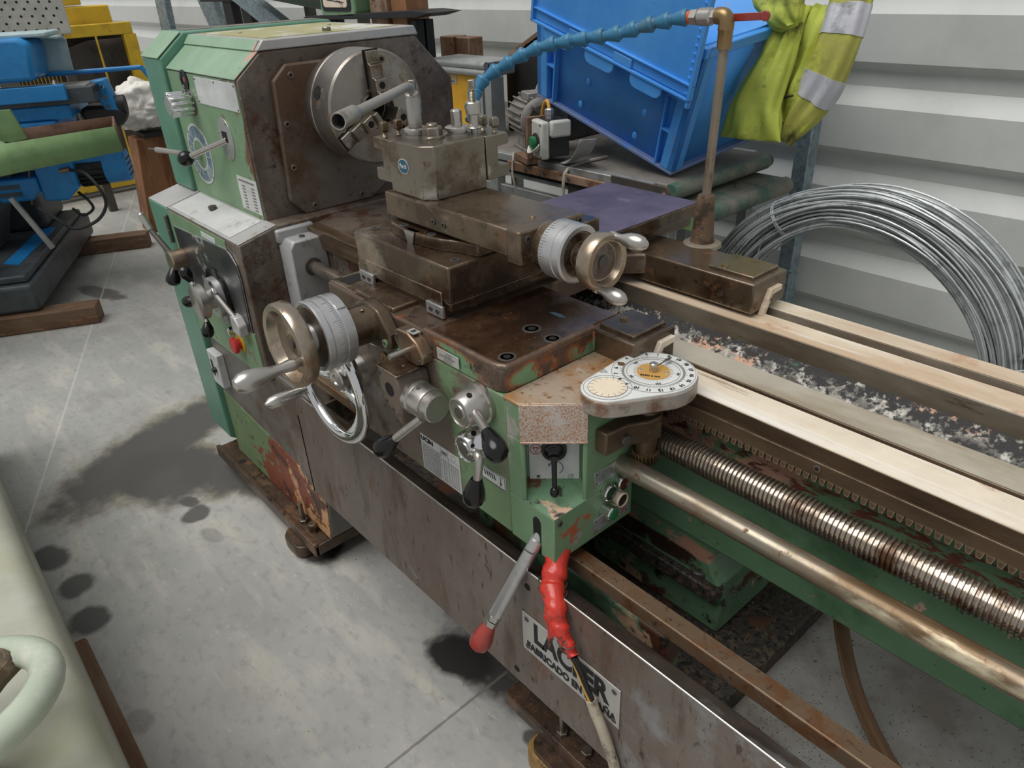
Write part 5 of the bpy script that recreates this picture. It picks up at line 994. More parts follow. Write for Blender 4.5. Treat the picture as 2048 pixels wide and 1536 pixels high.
sh = smooth_path([(-.514, .564, .584), (-.505, .565, .560), (-.492, .566, .535), (-.476, .569, .49), (-.462, .571, .44), (-.452, .57, .36), (-.45, .58, .20), (-.455, .60, .02)], 6)
part(MB().tube(sh, .0092, 14), 'cable_sheath', 'cable_cream', 0, cb)
# braided hose under the bed
bh = smooth_path([(-.330, .985, .72), (-.318, .97, .63), (-.290, .95, .575), (-.253, .93, .526), (-.207, .91, .488), (-.155, .89, .458), (-.10, .87, .445)], 8)
M_ = MATS['rust_cast'].copy(); M_.name = 'braid'; MATS['braid'] = M_
def braid_mat():
    M = bpy.data.materials.new('braided_hose'); M.use_nodes = True; nt = M.node_tree; N = nt.nodes; K = nt.links; b = N['Principled BSDF']
    uv = N.new('ShaderNodeUVMap').outputs[0]; outs = []
    for s in (1, -1):
        mp = N.new('ShaderNodeMapping'); mp.inputs['Rotation'].default_value = (0, 0, s * math.radians(45)); K.new(uv, mp.inputs[0])
        wv = N.new('ShaderNodeTexWave'); wv.inputs['Scale'].default_value = 3.2; K.new(mp.outputs[0], wv.inputs[0]); outs.append(wv.outputs['Fac'])
    mx = N.new('ShaderNodeMath'); mx.operation = 'MAXIMUM'; K.new(outs[0], mx.inputs[0]); K.new(outs[1], mx.inputs[1])
    cr = N.new('ShaderNodeMapRange'); cr.inputs[1].default_value = .82; cr.inputs[2].default_value = .98; K.new(mx.outputs[0], cr.inputs[0])
    m = N.new('ShaderNodeMix'); m.data_type = 'RGBA'; K.new(cr.outputs[0], m.inputs[0]); m.inputs[6].default_value = lin((66, 46, 32)); m.inputs[7].default_value = lin((186, 150, 112)); K.new(m.outputs[2], b.inputs['Base Color'])
    b.inputs['Roughness'].default_value = .4; b.inputs['Metallic'].default_value = .4
    bp = N.new('ShaderNodeBump'); bp.inputs['Distance'].default_value = .001; bp.inputs['Strength'].default_value = .6; K.new(cr.outputs[0], bp.inputs['Height']); K.new(bp.outputs[0], b.inputs['Normal']); MATS['braid'] = M
braid_mat()
bho = part(MB().tube(bh, .0125, 20), 'braided_hose', 'braid')
uvl = bho.data.uv_layers.new(name='UVMap'); seg = 20
for p in bho.data.polygons:
    for li in p.loop_indices:
        vi = bho.data.loops[li].vertex_index; k, j = vi % seg, vi // seg
        ks = [bho.data.loops[q].vertex_index % seg for q in p.loop_indices]; kk = k + (seg if (max(ks) - min(ks) > seg / 2 and k == 0) else 0)
        uvl.data[li].uv = (kk / seg * 8, j * .95)
# ---------------------------------------------------------------- loose things round the lathe
def round_pad(x, y, z0, z1, w, d, m, label, g=None):
    o = MB(); n = 28; pts = rect_round(w, d, min(w, d) * .55, 6)
    o.prism([(x + p[0], y + p[1]) for p in pts], 2, z0, z1); o = o.build('levelling_pad', m, bev=.006); tag(o, label, 'pad', g); return o
pd1 = round_pad(-1.835, .648, 0, .045, .060, .060, 'oily_base', 'dark oily levelling pad under the headstock foot')
MB().prism([(-1.835 + p[0], .648 + p[1]) for p in rect_round(.055, .055, .03, 5)], 2, .045, .052).build('pad_plate', 'oily_base', pd1)
pd2 = round_pad(-.735, .715, 0, .060, .070, .062, 'ochre_pad', 'ochre stained levelling pad under the middle foot of the lathe')
MB().prism([(-.735 + p[0], .715 + p[1]) for p in rect_round(.055, .055, .03, 5)], 2, .060, .075).build('pad_plate', 'oily_base', pd2)
# metal chips lying about the tray, the foot and the floor
cm = MB(); rc = random.Random(5)
def chip(x, y, z, s):
    a = rc.uniform(0, 6.28); l = s * rc.uniform(.6, 2.4); w_ = s * rc.uniform(.3, .8); h = s * rc.uniform(.2, .7); d = V(math.cos(a), math.sin(a), 0); n = V(-d.y, d.x, 0); c = V(x, y, z)
    cm.add([c - d * l, c + d * l, c + n * w_, c + V(0, 0, h) + n * w_ * .3], [(0, 2, 1), (0, 1, 3), (1, 2, 3), (2, 0, 3)])
for i in range(1500): chip(rc.uniform(-.40, .15), min(1.6, .69 + abs(rc.gauss(0, .22))), .4305, .0017)
for i in range(1600):
    x = rc.uniform(-.95, -.43); chip(x, rc.uniform(.742, .90), .4705, .0020)
for i in range(500): chip(rc.uniform(-1.2, -.46), rc.uniform(.69, .72), .4325, .002)
for i in range(300): chip(rc.uniform(-.88, -.40), rc.uniform(.692, .735), .1155, .0022)
for i in range(250): chip(rc.gauss(-.545, .06), rc.uniform(.872, .898), .613, .0018)
cmo = cm.build('metal_chips', 'steel_dark', ang=0); cmo['kind'] = 'stuff'; tag(cmo, 'fine dark metal chips scattered over the tray and foot of the lathe', 'metal chips')

# ---------------------------------------------------------------- wire coil leaning by the wall
wc = thing('wire_coil', 'big coil of galvanised steel wire leaning upright behind the lathe bed', 'wire coil', (-.875, 2.08, 0))
rw_ = random.Random(11); K0 = V(-.875, 2.10, .505)
for i in range(120):
    R_ = .392 + .130 * rw_.random(); off = (rw_.random() - .5) * .10 * (1 - abs(R_ - .455) * 3); cx = rw_.uniform(-.010, .010); cz = rw_.uniform(-.012, .006); ph = rw_.uniform(0, 6.28); e = rw_.uniform(-.010, .010); pts = []
    for k in range(80):
        a = 2 * PI * k / 80; pinch = .72 + .28 * abs(math.sin(1.5 * a + .35)); r = .457 + (R_ - .457) * pinch + e * math.sin(2 * a + ph)
        pts.append((K0.x + cx + r * math.cos(a), K0.y + off * pinch + .006 * math.sin(3 * a + ph), K0.z + cz + r * math.sin(a)))
    MB().tube(pts, .0032, 5, True).build('wire', 'galv_wire', wc)
for a in (math.radians(125), math.radians(14), math.radians(250)):
    d = V(math.cos(a), 0, math.sin(a)); c = K0 + d * .457; pts = [c + d * .058 * math.cos(t) + V(0, .045 * math.sin(t), 0) for t in [2 * PI * k / 20 for k in range(20)]]
    t_ = MB(); t_.tube(pts, .0032, 6, True); t_.tube([p + V(.006 * -d.z, 0, .006 * d.x) for p in pts], .0032, 6, True); t_.build('tie_wire', 'galv_wire', wc)
lp_ = smooth_path([K0 + V(.47, -.04, .16), K0 + V(.50, -.05, .27), K0 + V(.505, -.05, .33), K0 + V(.525, -.05, .335), K0 + V(.535, -.05, .27), K0 + V(.56, -.05, .18)], 6); MB().tube(lp_, .003, 6).build('wire_end', 'galv_wire', wc)
lp_ = smooth_path([K0 + V(-.30, -.03, .36), K0 + V(-.315, -.03, .25), K0 + V(-.30, -.03, .12), K0 + V(-.26, -.03, .0), K0 + V(-.25, -.03, -.06)], 6); MB().tube(lp_, .0025, 6).build('wire_end', 'galv_wire', wc)

# galvanised post between conveyor and coil
gp_ = thing('steel_post', 'galvanised square steel post standing against the wall behind the coil', 'post', (-1.31, 2.51, 0))
MB().box(-1.338, -1.283, 2.48, 2.54, .004, 1.45).build('tube', 'galvanised', gp_, bev=.004); MB().box(-1.37, -1.25, 2.45, 2.57, 0, .006).build('foot', 'galvanised', gp_)
MB().box(-1.345, -1.276, 2.474, 2.482, .55, .56).build('clip', 'galvanised', gp_)

# ---------------------------------------------------------------- conveyor pair
cvy = thing('conveyor', 'upper aluminium-framed belt conveyor under the tilted blue crate', 'conveyor', (-2.2, 2.1, 0))
MB().box(-2.76, -1.40, 1.845, 2.385, .945, .994).build('belt', 'belt_grey', cvy, bev=.004)
MB().cyl((-1.392, 1.85, .968), (-1.392, 2.385, .968), .0265, seg=28).build('end_roller', 'belt_green', cvy); MB().cyl((-1.392, 2.385, .968), (-1.392, 2.405, .968), .022, seg=20).build('roller_end', 'steel_dark', cvy)
for y0, y1 in ((1.815, 1.846), (2.385, 2.41)):
    rl = MB().box(-2.76, -1.44, y0, y1, .915, .995).build('side_rail', 'profile_alu', cvy, bev=.003)
    for z in (.930, .958): MB().box(-2.76, -1.45, y0 - .0008, y0 + .002, z, z + .012).build('rail_groove', 'dark_hole', rl)
sp_ = MB(); sp_.prism([(-1.60, .945), (-1.385, .942), (-1.365, .955), (-1.362, .980), (-1.375, .996), (-1.60, .998)], 1, 1.809, 1.816); sp_ = sp_.build('end_plate', 'steel_dark', cvy, bev=.001)
MB().rev((-1.385, 1.809, .968), (0, -1, 0), [(0, .011), (.006, .010), (.008, .006), (.008, 0)], 16, cap=False).build('axle_bolt', 'chrome', sp_)
MB().prism([(-2.1, .945), (-1.46, .945), (-1.435, .957), (-1.46, .972), (-2.1, .978)], 1, 1.795, 1.809).build('guide_strip', 'rust_steel', cvy, bev=.003)
for x in (-2.0, -1.78, -1.9): MB().rev((x, 1.795, .960), (0, -1, 0), [(0, .008), (.003, .007)], 14).build('bolt', 'steel_dark', cvy)
for x in (-1.72, -1.64): MB().rev((x, 1.814, .928), (0, -1, 0), [(0, .009), (.005, .007), (.005, 0)], 14, cap=False).build('rail_bolt', 'chrome', cvy)
MB().box(-1.80, -1.50, 1.812, 1.816, .885, .945).build('joint_plate', 'steel_dark', cvy, bev=.002)
for x in (-2.70, -2.2, -1.70):
    for y in (1.83, 2.37): MB().box(x - .022, x + .022, y - .022, y + .022, 0, .915).build('leg', 'black_matt' if y < 2 and x > -2 else 'profile_alu', cvy, bev=.003)
MB().box(-2.70, -1.70, 1.82, 1.842, .62, .66).build('cross_rail', 'profile_alu', cvy, bev=.003); MB().box(-2.70, -1.70, 1.82, 1.842, .84, .875).build('cross_rail', 'profile_alu', cvy, bev=.003)
cv2 = thing('conveyor', 'lower green belt conveyor ending beside the galvanised post', 'conveyor', (-1.5, 2.15, 0))
MB().box(-1.66, -1.300, 1.925, 2.375, .872, .930).build('belt', 'belt_green', cv2, bev=.012, seg=4)
MB().cyl((-1.298, 1.925, .901), (-1.298, 2.380, .901), .029, seg=28).build('end_roller', 'belt_green', cv2)
MB().cyl((-1.298, 1.895, .901), (-1.298, 1.925, .901), .024, seg=24).build('roller_end', 'profile_alu', cv2); MB().cyl((-1.298, 1.893, .901), (-1.298, 1.8955, .901), .017, seg=20).build('roller_bore', 'dark_hole', cv2)
bk = MB().box(-1.50, -1.315, 1.900, 1.905, .845, .925).build('bracket', 'arm_green', cv2, bev=.001)
for x, z in ((-1.47, .905), (-1.36, .87), (-1.42, .88)): MB().rev((x, 1.900, z), (0, -1, 0), [(0, .006), (.001, .006)], 12).build('bracket_hole', 'dark_hole', bk)
MB().rev((-1.455, 1.90, .908), (0, -1, 0), [(0, .009), (.006, .008), (.006, 0)], 14, cap=False).build('bracket_bolt', 'chrome', bk)
MB().box(-1.66, -1.505, 1.898, 1.922, .86, .93).build('side_rail', 'profile_alu', cv2, bev=.003)
for x, y in ((-1.44, 1.912), (-1.44, 2.37)): MB().box(x - .02, x + .02, y - .02, y + .02, 0, .86).build('leg', 'profile_alu', cv2, bev=.003)

# ---------------------------------------------------------------- tilted blue crate with its lid folded down
cr = thing('crate', 'blue lidded plastic crate tipped on the conveyor with a flap hanging open', 'crate', (0, 0, 0), local=True)
cr.matrix_world = Matrix(((.956, .033, .293, -1.436), (-.002, .995, -.103, 1.907), (-.295, .098, .951, 1.003), (0, 0, 0, 1)))
LX, LY, HH, TP = .640, .425, .415, .033
def sec(z, ins=0.0):
    t = TP * (z / HH); return (-LX - t + ins, t - ins, -t + ins, LY + t - ins)
def shell(z0, z1, i0, i1, name, m, bev=.0):
    a, b = sec(z0, i0), sec(z1, i1); mb = MB(); mb.add([(a[0], a[2], z0), (a[1], a[2], z0), (a[1], a[3], z0), (a[0], a[3], z0), (b[0], b[2], z1), (b[1], b[2], z1), (b[1], b[3], z1), (b[0], b[3], z1)], [(0, 1, 5, 4), (1, 2, 6, 5), (2, 3, 7, 6), (3, 0, 4, 7)]); return mb
bd = shell(0, HH, .022, .022, '', ''); n0 = sec(0, .022); bd.add([(n0[0], n0[2], 0), (n0[1], n0[2], 0), (n0[1], n0[3], 0), (n0[0], n0[3], 0)], [(0, 3, 2, 1)])
bd = bd.build('body', 'blue_plastic', cr, solid=.005)
# corner posts, foot rim and top rim stand proud of the walls
for ix in (0, 1):
    for iy in (2, 3):
        mb = MB(); sx = 1 if ix == 0 else -1; sy = 1 if iy == 2 else -1
        for (wx, wy) in ((.052, .024), (.024, .052)):
            lo, hi = sec(.012), sec(HH - .01); vs = []
            for s_, z in ((lo, .012), (hi, HH - .01)):
                x, y = s_[ix], s_[iy]; vs += [(x, y, z), (x + wx * sx, y, z), (x + wx * sx, y + wy * sy, z), (x, y + wy * sy, z)]
            fs = [(0, 1, 5, 4), (1, 2, 6, 5), (2, 3, 7, 6), (3, 0, 4, 7), (4, 5, 6, 7), (3, 2, 1, 0)]
            if sx * sy < 0: fs = [f[::-1] for f in fs]
            mb.add(vs, fs)
        mb.build('corner_post', 'blue_plastic', cr, bev=.003)
def rimring(z0, z1, out, w_, name, m):
    a = sec((z0 + z1) / 2, -out); mb = MB(); mb.box(a[0], a[1], a[2], a[2] + w_, z0, z1).box(a[0], a[1], a[3] - w_, a[3], z0, z1).box(a[0], a[0] + w_, a[2] + w_, a[3] - w_, z0, z1).box(a[1] - w_, a[1], a[2] + w_, a[3] - w_, z0, z1); return mb.build(name, m, cr, bev=.003)
rimring(0, .012, .0, .026, 'foot_rim', 'blue_dusty'); rimring(HH - .030, HH, .006, .020, 'top_rim', 'blue_plastic')
for i in range(7):
    x = -LX + .10 + i * .085
    for z in (.05, .14): MB().ball((x + (z * .3), -.004 + .022 - TP * z / HH, z), .010, 10, 6, (1, .25, 1.3)).build('boss', 'blue_plastic', cr) if (i + int(z * 100)) % 3 == 0 else None
# ribs framing the front wall
for x in (-LX + .075, -.075):
    a0, a1 = sec(.012), sec(HH - .03); mb = MB(); mb.add([(x, a0[2], .012), (x + .006, a0[2], .012), (x + .006, a0[2] + .024, .012), (x, a0[2] + .024, .012), (x, a1[2], HH - .03), (x + .006, a1[2], HH - .03), (x + .006, a1[2] + .024, HH - .03), (x, a1[2] + .024, HH - .03)], [(0, 1, 5, 4), (1, 2, 6, 5), (3, 0, 4, 7), (4, 5, 6, 7), (3, 2, 1, 0)]); mb.build('rib', 'blue_plastic', cr)
    for z in (.13, .24): MB().box(min(x, x + (.05 if x > -.3 else -.05)), max(x, x + (.05 if x > -.3 else -.05)), -TP * z / HH, .022 - TP * z / HH, z, z + .006).build('cross_rib', 'blue_plastic', cr)
fl_ = MB(); yf = -.062; tz = lambda z: -.030 - .020 * (HH - z) / HH
def flap_y(z): return -.046 - .02 * (z / .415)
def fbox(x0, x1, z0, z1, th, extra=0.0):
    mb = MB(); return mb.add([(x0, flap_y(z0) - th - extra, z0), (x1, flap_y(z0) - th - extra, z0), (x1, flap_y(z0), z0), (x0, flap_y(z0), z0), (x0, flap_y(z1) - th - extra, z1), (x1, flap_y(z1) - th - extra, z1), (x1, flap_y(z1), z1), (x0, flap_y(z1), z1)], [(0, 3, 2, 1), (4, 5, 6, 7), (0, 1, 5, 4), (1, 2, 6, 5), (2, 3, 7, 6), (3, 0, 4, 7)])
fpn = fbox(-LX + .010, .045, .286, HH + .22, .005).build('lid_flap', 'blue_plastic', cr, bev=.002)
fbox(-LX + .007, .047, .277, .284, .016).build('flap_edge', 'blue_plastic', fpn, bev=.001); fbox(-LX + .007, .047, .319, .324, .014).build('flap_edge', 'blue_plastic', fpn, bev=.001)
fbox(.035, .047, .277, HH + .22, .016).build('flap_side', 'blue_plastic', fpn, bev=.001); fbox(-LX + .007, -LX + .017, .277, HH + .22, .016).build('flap_side', 'blue_plastic', fpn, bev=.001)
for i in range(17): fbox(.021, .037, .296 + i * .022, .299 + i * .022, .013).build('side_rib', 'blue_plastic', fpn)
for i, x in enumerate((-.60, -.405, -.21)):
    mb = MB(); zt_ = .279; x += .025; pts = [(x, zt_), (x + .125, zt_), (x + .125, zt_ - .025), (x + .115, zt_ - .038), (x + .10, zt_ - .042), (x + .025, zt_ - .042), (x + .010, zt_ - .038), (x, zt_ - .025)]
    mb.prism(pts, 1, flap_y(.27) - .010, flap_y(.27) - .004); mb.build('finger', 'blue_plastic', fpn, bev=.002)
    if i: mb = MB(); x2 = x - .075; fbox(x2, x2 + .075, .284, .313, .004, .008).build('finger_socket', 'blue_plastic', fpn, bev=.003)
MB().box(.033, .047, flap_y(.275) - .014, flap_y(.275), .256, .286).build('hinge_lug', 'blue_plastic', fpn, bev=.004)

# ---------------------------------------------------------------- hi-vis garment over the crate's corner
hg = thing('work_jacket', 'dirty yellow hi-vis garment with grey reflective bands hanging over the crate', 'jacket', (-1.2, 2.2, 1.1))
def drape(path, wid, dep, seed, m, name, n=40, seg=36, ampl=.006, grow=0.0, par=None, wdir=(1, 0, 0), tr=None, seams=()):
    P_ = smooth_path(path, n // (len(path) - 1)); N_ = len(P_); rr = random.Random(seed); ph = [rr.uniform(0, 6.28) for _ in range(6)]; vs = []; fs = []
    def ip(arr, t):
        k = t * (len(arr) - 1); i = min(int(k), len(arr) - 2); return arr[i] + (arr[i + 1] - arr[i]) * (k - i)
    for i, p in enumerate(P_):
        t = i / (N_ - 1); tn = (P_[min(i + 1, N_ - 1)] - P_[max(i - 1, 0)]).normalized(); wd = Vector(wdir); wd = (wd - tn * wd.dot(tn)).normalized(); nd = tn.cross(wd)
        for k in range(seg):
            a = 2 * PI * k / seg; fold = ampl * (math.sin(5 * a + ph[0] + 4 * t) + .7 * math.sin(9 * a + ph[1] - 7 * t) + .8 * math.sin(14 * t + ph[2] + 2 * a) * math.sin(3 * a))
            vs.append(p + wd * (ip(wid, t) + grow + fold * .4) * math.cos(a) + nd * (ip(dep, t) + grow + fold) * math.sin(a))
    for (k_, t0, t1) in seams: MB().tube([Vector(vs[i * seg + k_ % seg]) + Vector((0, -.002, 0)) for i in range(int(t0 * (N_ - 1)), int(t1 * (N_ - 1)) + 1)], .0035, 6).build('piping', 'black_piping', hg)
    if tr: i0, i1 = int(tr[0] * (N_ - 1)), int(tr[1] * (N_ - 1)); vs = vs[i0 * seg:(i1 + 1) * seg]; N_ = i1 - i0 + 1
    for i in range(N_ - 1):
        for k in range(seg): k2 = (k + 1) % seg; fs.append((i * seg + k, i * seg + k2, (i + 1) * seg + k2, (i + 1) * seg + k))
    fs.append(tuple(range(seg - 1, -1, -1))); fs.append(tuple((N_ - 1) * seg + k for k in range(seg)))
    return MB().add(vs, fs).build(name, m, par or hg, ang=75)
legp = [(-1.115, 2.30, 1.60), (-1.105, 2.24, 1.50), (-1.100, 2.20, 1.38), (-1.125, 2.18, 1.27), (-1.165, 2.17, 1.18), (-1.205, 2.16, 1.10)]
LW, LD = [.060, .060, .062, .066, .058, .030], [.035, .035, .034, .034, .030, .018]
drape(legp, LW, LD, 3, 'hivis_dirty', 'sleeve', 50)
drape(legp, LW, LD, 3, 'reflective', 'reflective_band', 50, 36, .006, .0025, None, (1, 0, 0), (.26, .38))
drape(legp, LW, LD, 3, 'reflective', 'reflective_band', 50, 36, .006, .0025, None, (1, 0, 0), (.58, .70))
drape([(-1.25, 2.22, 1.46), (-1.245, 2.15, 1.38), (-1.262, 2.12, 1.28), (-1.280, 2.10, 1.19), (-1.278, 2.09, 1.105)], [.035, .045, .065, .085, .105], [.022, .030, .036, .036, .022], 8, 'hivis', 'front_panel', 44, 40, .008, 0, None, (1, 0, 0), None, ((37, .12, .62), (22, .10, .5)))
drape([(-1.20, 2.25, 1.46), (-1.195, 2.20, 1.36), (-1.205, 2.17, 1.25), (-1.215, 2.16, 1.15)], [.05, .055, .05, .04], [.02, .025, .025, .02], 15, 'hivis', 'lining', 40, 36, .008)
drape([(-1.37, 2.20, 1.56), (-1.30, 2.16, 1.51), (-1.235, 2.13, 1.455), (-1.20, 2.12, 1.425)], [.05, .07, .06, .02], [.03, .04, .035, .012], 21, 'hivis', 'hood', 36, 36, .007, 0, None, (.6, 0, .8))
MB().tube(smooth_path([(-1.180, 2.132, 1.235), (-1.215, 2.128, 1.222), (-1.240, 2.128, 1.200), (-1.235, 2.13, 1.170), (-1.20, 2.13, 1.155)], 6), .0035, 6).build('piping', 'black_piping', hg)

# ---------------------------------------------------------------- motor and switch on the conveyor
mt_ = thing('electric_motor', 'finned grey electric motor with its bare fan showing, on the conveyor', 'motor', (-2.10, 1.94, .995), math.radians(-24), local=True)
MB().rev((-.12, 0, .115), (1, 0, 0), [(0, .055), (.004, .066), (.19, .066), (.195, .060)], 32).build('body', 'motor_grey', mt_)
for i in range(20):
    a = 2 * PI * i / 20; d = V(0, math.cos(a), math.sin(a)); mb = MB(); mb.obox(V(-.025, 0, .115) + d * .070, (1, 0, 0), (0, -d.z, d.y), d, .085, .0025, .010); mb.build('fin', 'motor_grey', mt_)
MB().rev((.072, 0, .115), (1, 0, 0), [(0, .066), (.002, .080), (.014, .080), (.022, .070), (.024, .055), (.018, .050), (.018, .02), (.03, .016), (.04, .012)], 36).build('end_shield', 'motor_grey', mt_)
fan = MB().rev((.100, 0, .115), (1, 0, 0), [(0, .020), (.020, .018), (.026, .012), (.026, 0)], 20, cap=False).build('fan', 'fan_black', mt_)
for i in range(6):
    a = 2 * PI * i / 6; d = V(0, math.cos(a), math.sin(a)); t = V(0, -d.z, d.y); mb = MB(); mb.grid(3, 6, lambda u, v: V(.096 + .020 * u + .004 * v, 0, .115) + d * (.016 + .058 * v) + t * (.012 * (u - .5) + .016 * v * v)); mb.build('blade', 'fan_black', fan, solid=.002)
MB().box(-.10, .07, -.055, .055, 0, .012).box(-.06, .03, -.05, .05, .012, .06).build('foot', 'motor_grey', mt_, bev=.003); MB().box(-.05, .03, -.035, .035, .175, .205).build('terminal_box', 'motor_grey', mt_, bev=.004)
MB().tube(smooth_path([(-.03, .02, .20), (-.01, .03, .235), (.05, .04, .25), (.11, .05, .23), (.13, .06, .18)], 6), .006, 8).build('cable', 'cable_white', mt_)
sbx = thing('switch_box', 'pale switch box with one green push button on the conveyor edge', 'switch', (-1.90, 1.83, .995), math.radians(-20), local=True)
MB().box(-.040, .045, -.045, .050, .025, .145).build('body', 'black_matt', sbx, bev=.004); fc = MB().box(-.030, .060, -.062, -.030, .022, .148).build('face', 'plastic_grey', sbx, bev=.008)
MB().rev((.018, -.062, .078), (0, -1, 0), [(0, .030), (.006, .030), (.008, .026)], 28).build('button_ring', 'black_matt', fc); MB().rev((.018, -.070, .078), (0, -1, 0), [(0, .021), (.012, .021), (.015, .017), (.015, 0)], 28, cap=False).build('button', 'green_button', fc)
gd = MB(); gd.grid(14, 2, lambda u, v: (.018 + .033 * math.cos(PI + PI * u), -.062 - .030 * v * math.sin(PI * u) - .004, .078 + .033 * math.sin(PI + PI * u))); gd.build('button_guard', 'plastic_grey', fc, solid=.003)
for x, z in ((-.022, .032), (.052, .032), (-.022, .138), (.052, .138)): MB().rev((x, -.062, z), (0, -1, 0), [(0, .004), (.001, .004)], 10).build('screw', 'dark_hole', fc)
MB().box(.048, .075, -.03, .045, .095, .150).build('end_cap', 'plastic_grey', sbx, bev=.008)
MB().rev((-.01, 0, .145), (0, 0, 1), [(0, .014), (.012, .014), (.014, .016), (.030, .016), (.034, .010)], 6).build('cable_gland', 'alu', sbx)
MB().tube(smooth_path([(-.01, 0, .178), (-.025, .0, .20), (-.055, .0, .185), (-.075, 0, .14), (-.078, 0, .06)], 6), .006, 8).build('cable', 'cable_yellow', sbx)
MB().box(-.062, -.045, -.070, .03, -.012, .150).box(-.16, -.045, -.075, -.045, -.012, .012).build('bracket', 'rust_steel', sbx, bev=.002)
shd = thing('sheet_guard', 'curved grey sheet-metal guard lying beside the switch box', 'guard', (-1.79, 1.86, .998), math.radians(-15), local=True)
gd = MB(); gd.grid(12, 8, lambda u, v: (-.04 + .135 * u, -.055 + .10 * v * (1 - .35 * u), .003 + .10 * (u ** 2.2) * (1 - .25 * v) + .02 * v)); gd.build('sheet', 'hood_grey', shd, solid=.002)
MB().tube(smooth_path([(-1.78, 1.99, 1.0), (-1.79, 1.88, 1.0), (-1.80, 1.81, .985), (-1.802, 1.792, .93), (-1.80, 1.79, .80), (-1.805, 1.80, .60)], 8), .006, 8).build('loose_cable', 'cable_white', None)
tag(bpy.data.objects['loose_cable'], 'pale cable hanging down over the conveyor rail below the crate', 'cable')
tag(MB().tube(smooth_path([(-2.10, 1.83, 1.0), (-2.07, 1.80, .99), (-2.06, 1.785, .94), (-2.05, 1.79, .86), (-2.06, 1.80, .72)], 8), .0035, 6).build('thin_wire', 'cable_white'), 'thin pale wire drooping behind the tool post holder', 'wire')

# yellow cabinet, black box and posts behind the chuck
yc = thing('yellow_cabinet', 'small yellow cabinet with aluminium rails between chuck and grey motor', 'cabinet', (-2.58, 2.05, 0))
MB().box(-2.72, -2.455, 1.96, 2.10, .995, 1.228).build('body', 'yellow_paint', yc, bev=.004)
for z in (1.243, 1.270): MB().cyl((-2.74, 1.95, z), (-2.38, 1.95, z), .0145, seg=20).build('rail', 'profile_alu', yc)
MB().box(-2.74, -2.38, 1.955, 2.1, 1.228, 1.284).build('rail_body', 'profile_alu', yc, bev=.004)
MB().box(-2.455, -2.36, 1.95, 2.02, .995, 1.228).build('corner_profile', 'profile_alu', yc, bev=.003); MB().box(-2.412, -2.400, 1.948, 1.953, .995, 1.22).build('profile_groove', 'steel_dark', yc)
lb = MB().box(-2.672, -2.588, 1.958, 1.961, 1.190, 1.224).build('label_plate', 'name_plate', yc)
mb = MB(); rr = random.Random(2)
for i in range(5): mb.box(-2.664 + i * .014, -2.655 + i * .014, 1.9572, 1.9582, 1.207, 1.219)
mb.build('faded_letters', 'yellow_paint', lb); mb = MB(); mb.box(-2.642, -2.600, 1.9572, 1.9582, 1.1975, 1.2005).box(-2.645, -2.637, 1.9570, 1.9582, 1.195, 1.203); mb.build('print', 'black_ink', lb)
bb = thing('black_box', 'matt black box with a brown sloping edge behind the grey motor', 'box', (-2.27, 2.25, 0))
MB().prism([(-2.46, .995), (-2.10, .995), (-2.10, 1.380), (-2.24, 1.370), (-2.42, 1.285), (-2.46, 1.27)], 1, 2.12, 2.38).build('body', 'black_box', bb, bev=.004)
MB().prism([(-2.43, 1.285), (-2.25, 1.372), (-2.245, 1.382), (-2.255, 1.386), (-2.44, 1.296)], 1, 2.118, 2.39).build('edge_strip', 'rust_steel', bb)
rp = thing('rusty_tubes', 'short rusty square tubes standing upright behind the yellow cabinet', 'steel tubes', (-2.94, 2.28, 0))
MB().box(-3.04, -2.945, 2.22, 2.31, 0, 1.335).build('tube', 'rust_steel', rp, bev=.004); MB().box(-2.938, -2.845, 2.235, 2.32, 0, 1.332).build('tube', 'rust_steel', rp, bev=.004)

# ---------------------------------------------------------------- rack with gauge behind the headstock
rk_ = thing('steel_rack', 'black steel rack shelf sticking out behind the headstock top', 'rack', (-3.1, 1.95, 0))
MB().prism([(-3.66, 1.430), (-3.60, 1.418), (-2.70, 1.440), (-2.595, 1.458), (-2.72, 1.466), (-3.60, 1.436)], 1, 1.86, 2.02).build('shelf', 'black_matt', rk_, bev=.002)
for x in (-3.56, -2.82):
    for y in (1.95, 2.00): MB().box(x - .02, x + .02, y - .02, y + .02, 0, 1.425).build('leg', 'black_matt', rk_, bev=.002)
MB().box(-3.58, -3.55, 1.95, 1.98, 1.42, 1.9).build('upright', 'black_matt', rk_)
ga_ = thing('pressure_gauge', 'green framed rectangular dial gauge on the black rack', 'gauge', (-3.32, 1.90, 1.44))
MB().prism([(-3.31 + p[0], 1.60 + p[1]) for p in rect_round(.155, .165, .03)], 1, 1.86, 1.95).build('frame', 'green_paint', ga_, bev=.008); MB().box(-3.40, -3.22, 1.87, 1.94, 1.438, 1.45).build('foot', 'green_paint', ga_)
MB().prism([(-3.315 + p[0], 1.60 + p[1]) for p in rect_round(.128, .142, .02)], 1, 1.857, 1.862).build('bezel', 'black_matt', ga_); df = MB().prism([(-3.315 + p[0], 1.61 + p[1]) for p in rect_round(.105, .135, .015)], 1, 1.853, 1.858).build('dial_face', 'cream_dial', ga_)
MB().obox((-3.31, 1.8525, 1.500), (1, 0, -.08), (0, 1, 0), (.08, 0, 1), .075, .0005, .0022).build('needle', 'black_ink', df); MB().ball((-3.27, 1.852, 1.497), .006, 8, 6, (1, .2, 1)).build('needle_hub', 'black_ink', df); rg_ = MB(); ringplate(rg_, (-3.255, 1.853, 1.482), (1, 0, 0), (0, 0, 1), .009, .006, -.0006, 16); rg_.build('mark', 'grey_ink', df)
MB().obox((-3.27, 1.8525, 1.60), (.2, 0, 1), (0, 1, 0), (1, 0, -.2), .10, .0005, .002).build('needle', 'black_ink', df)
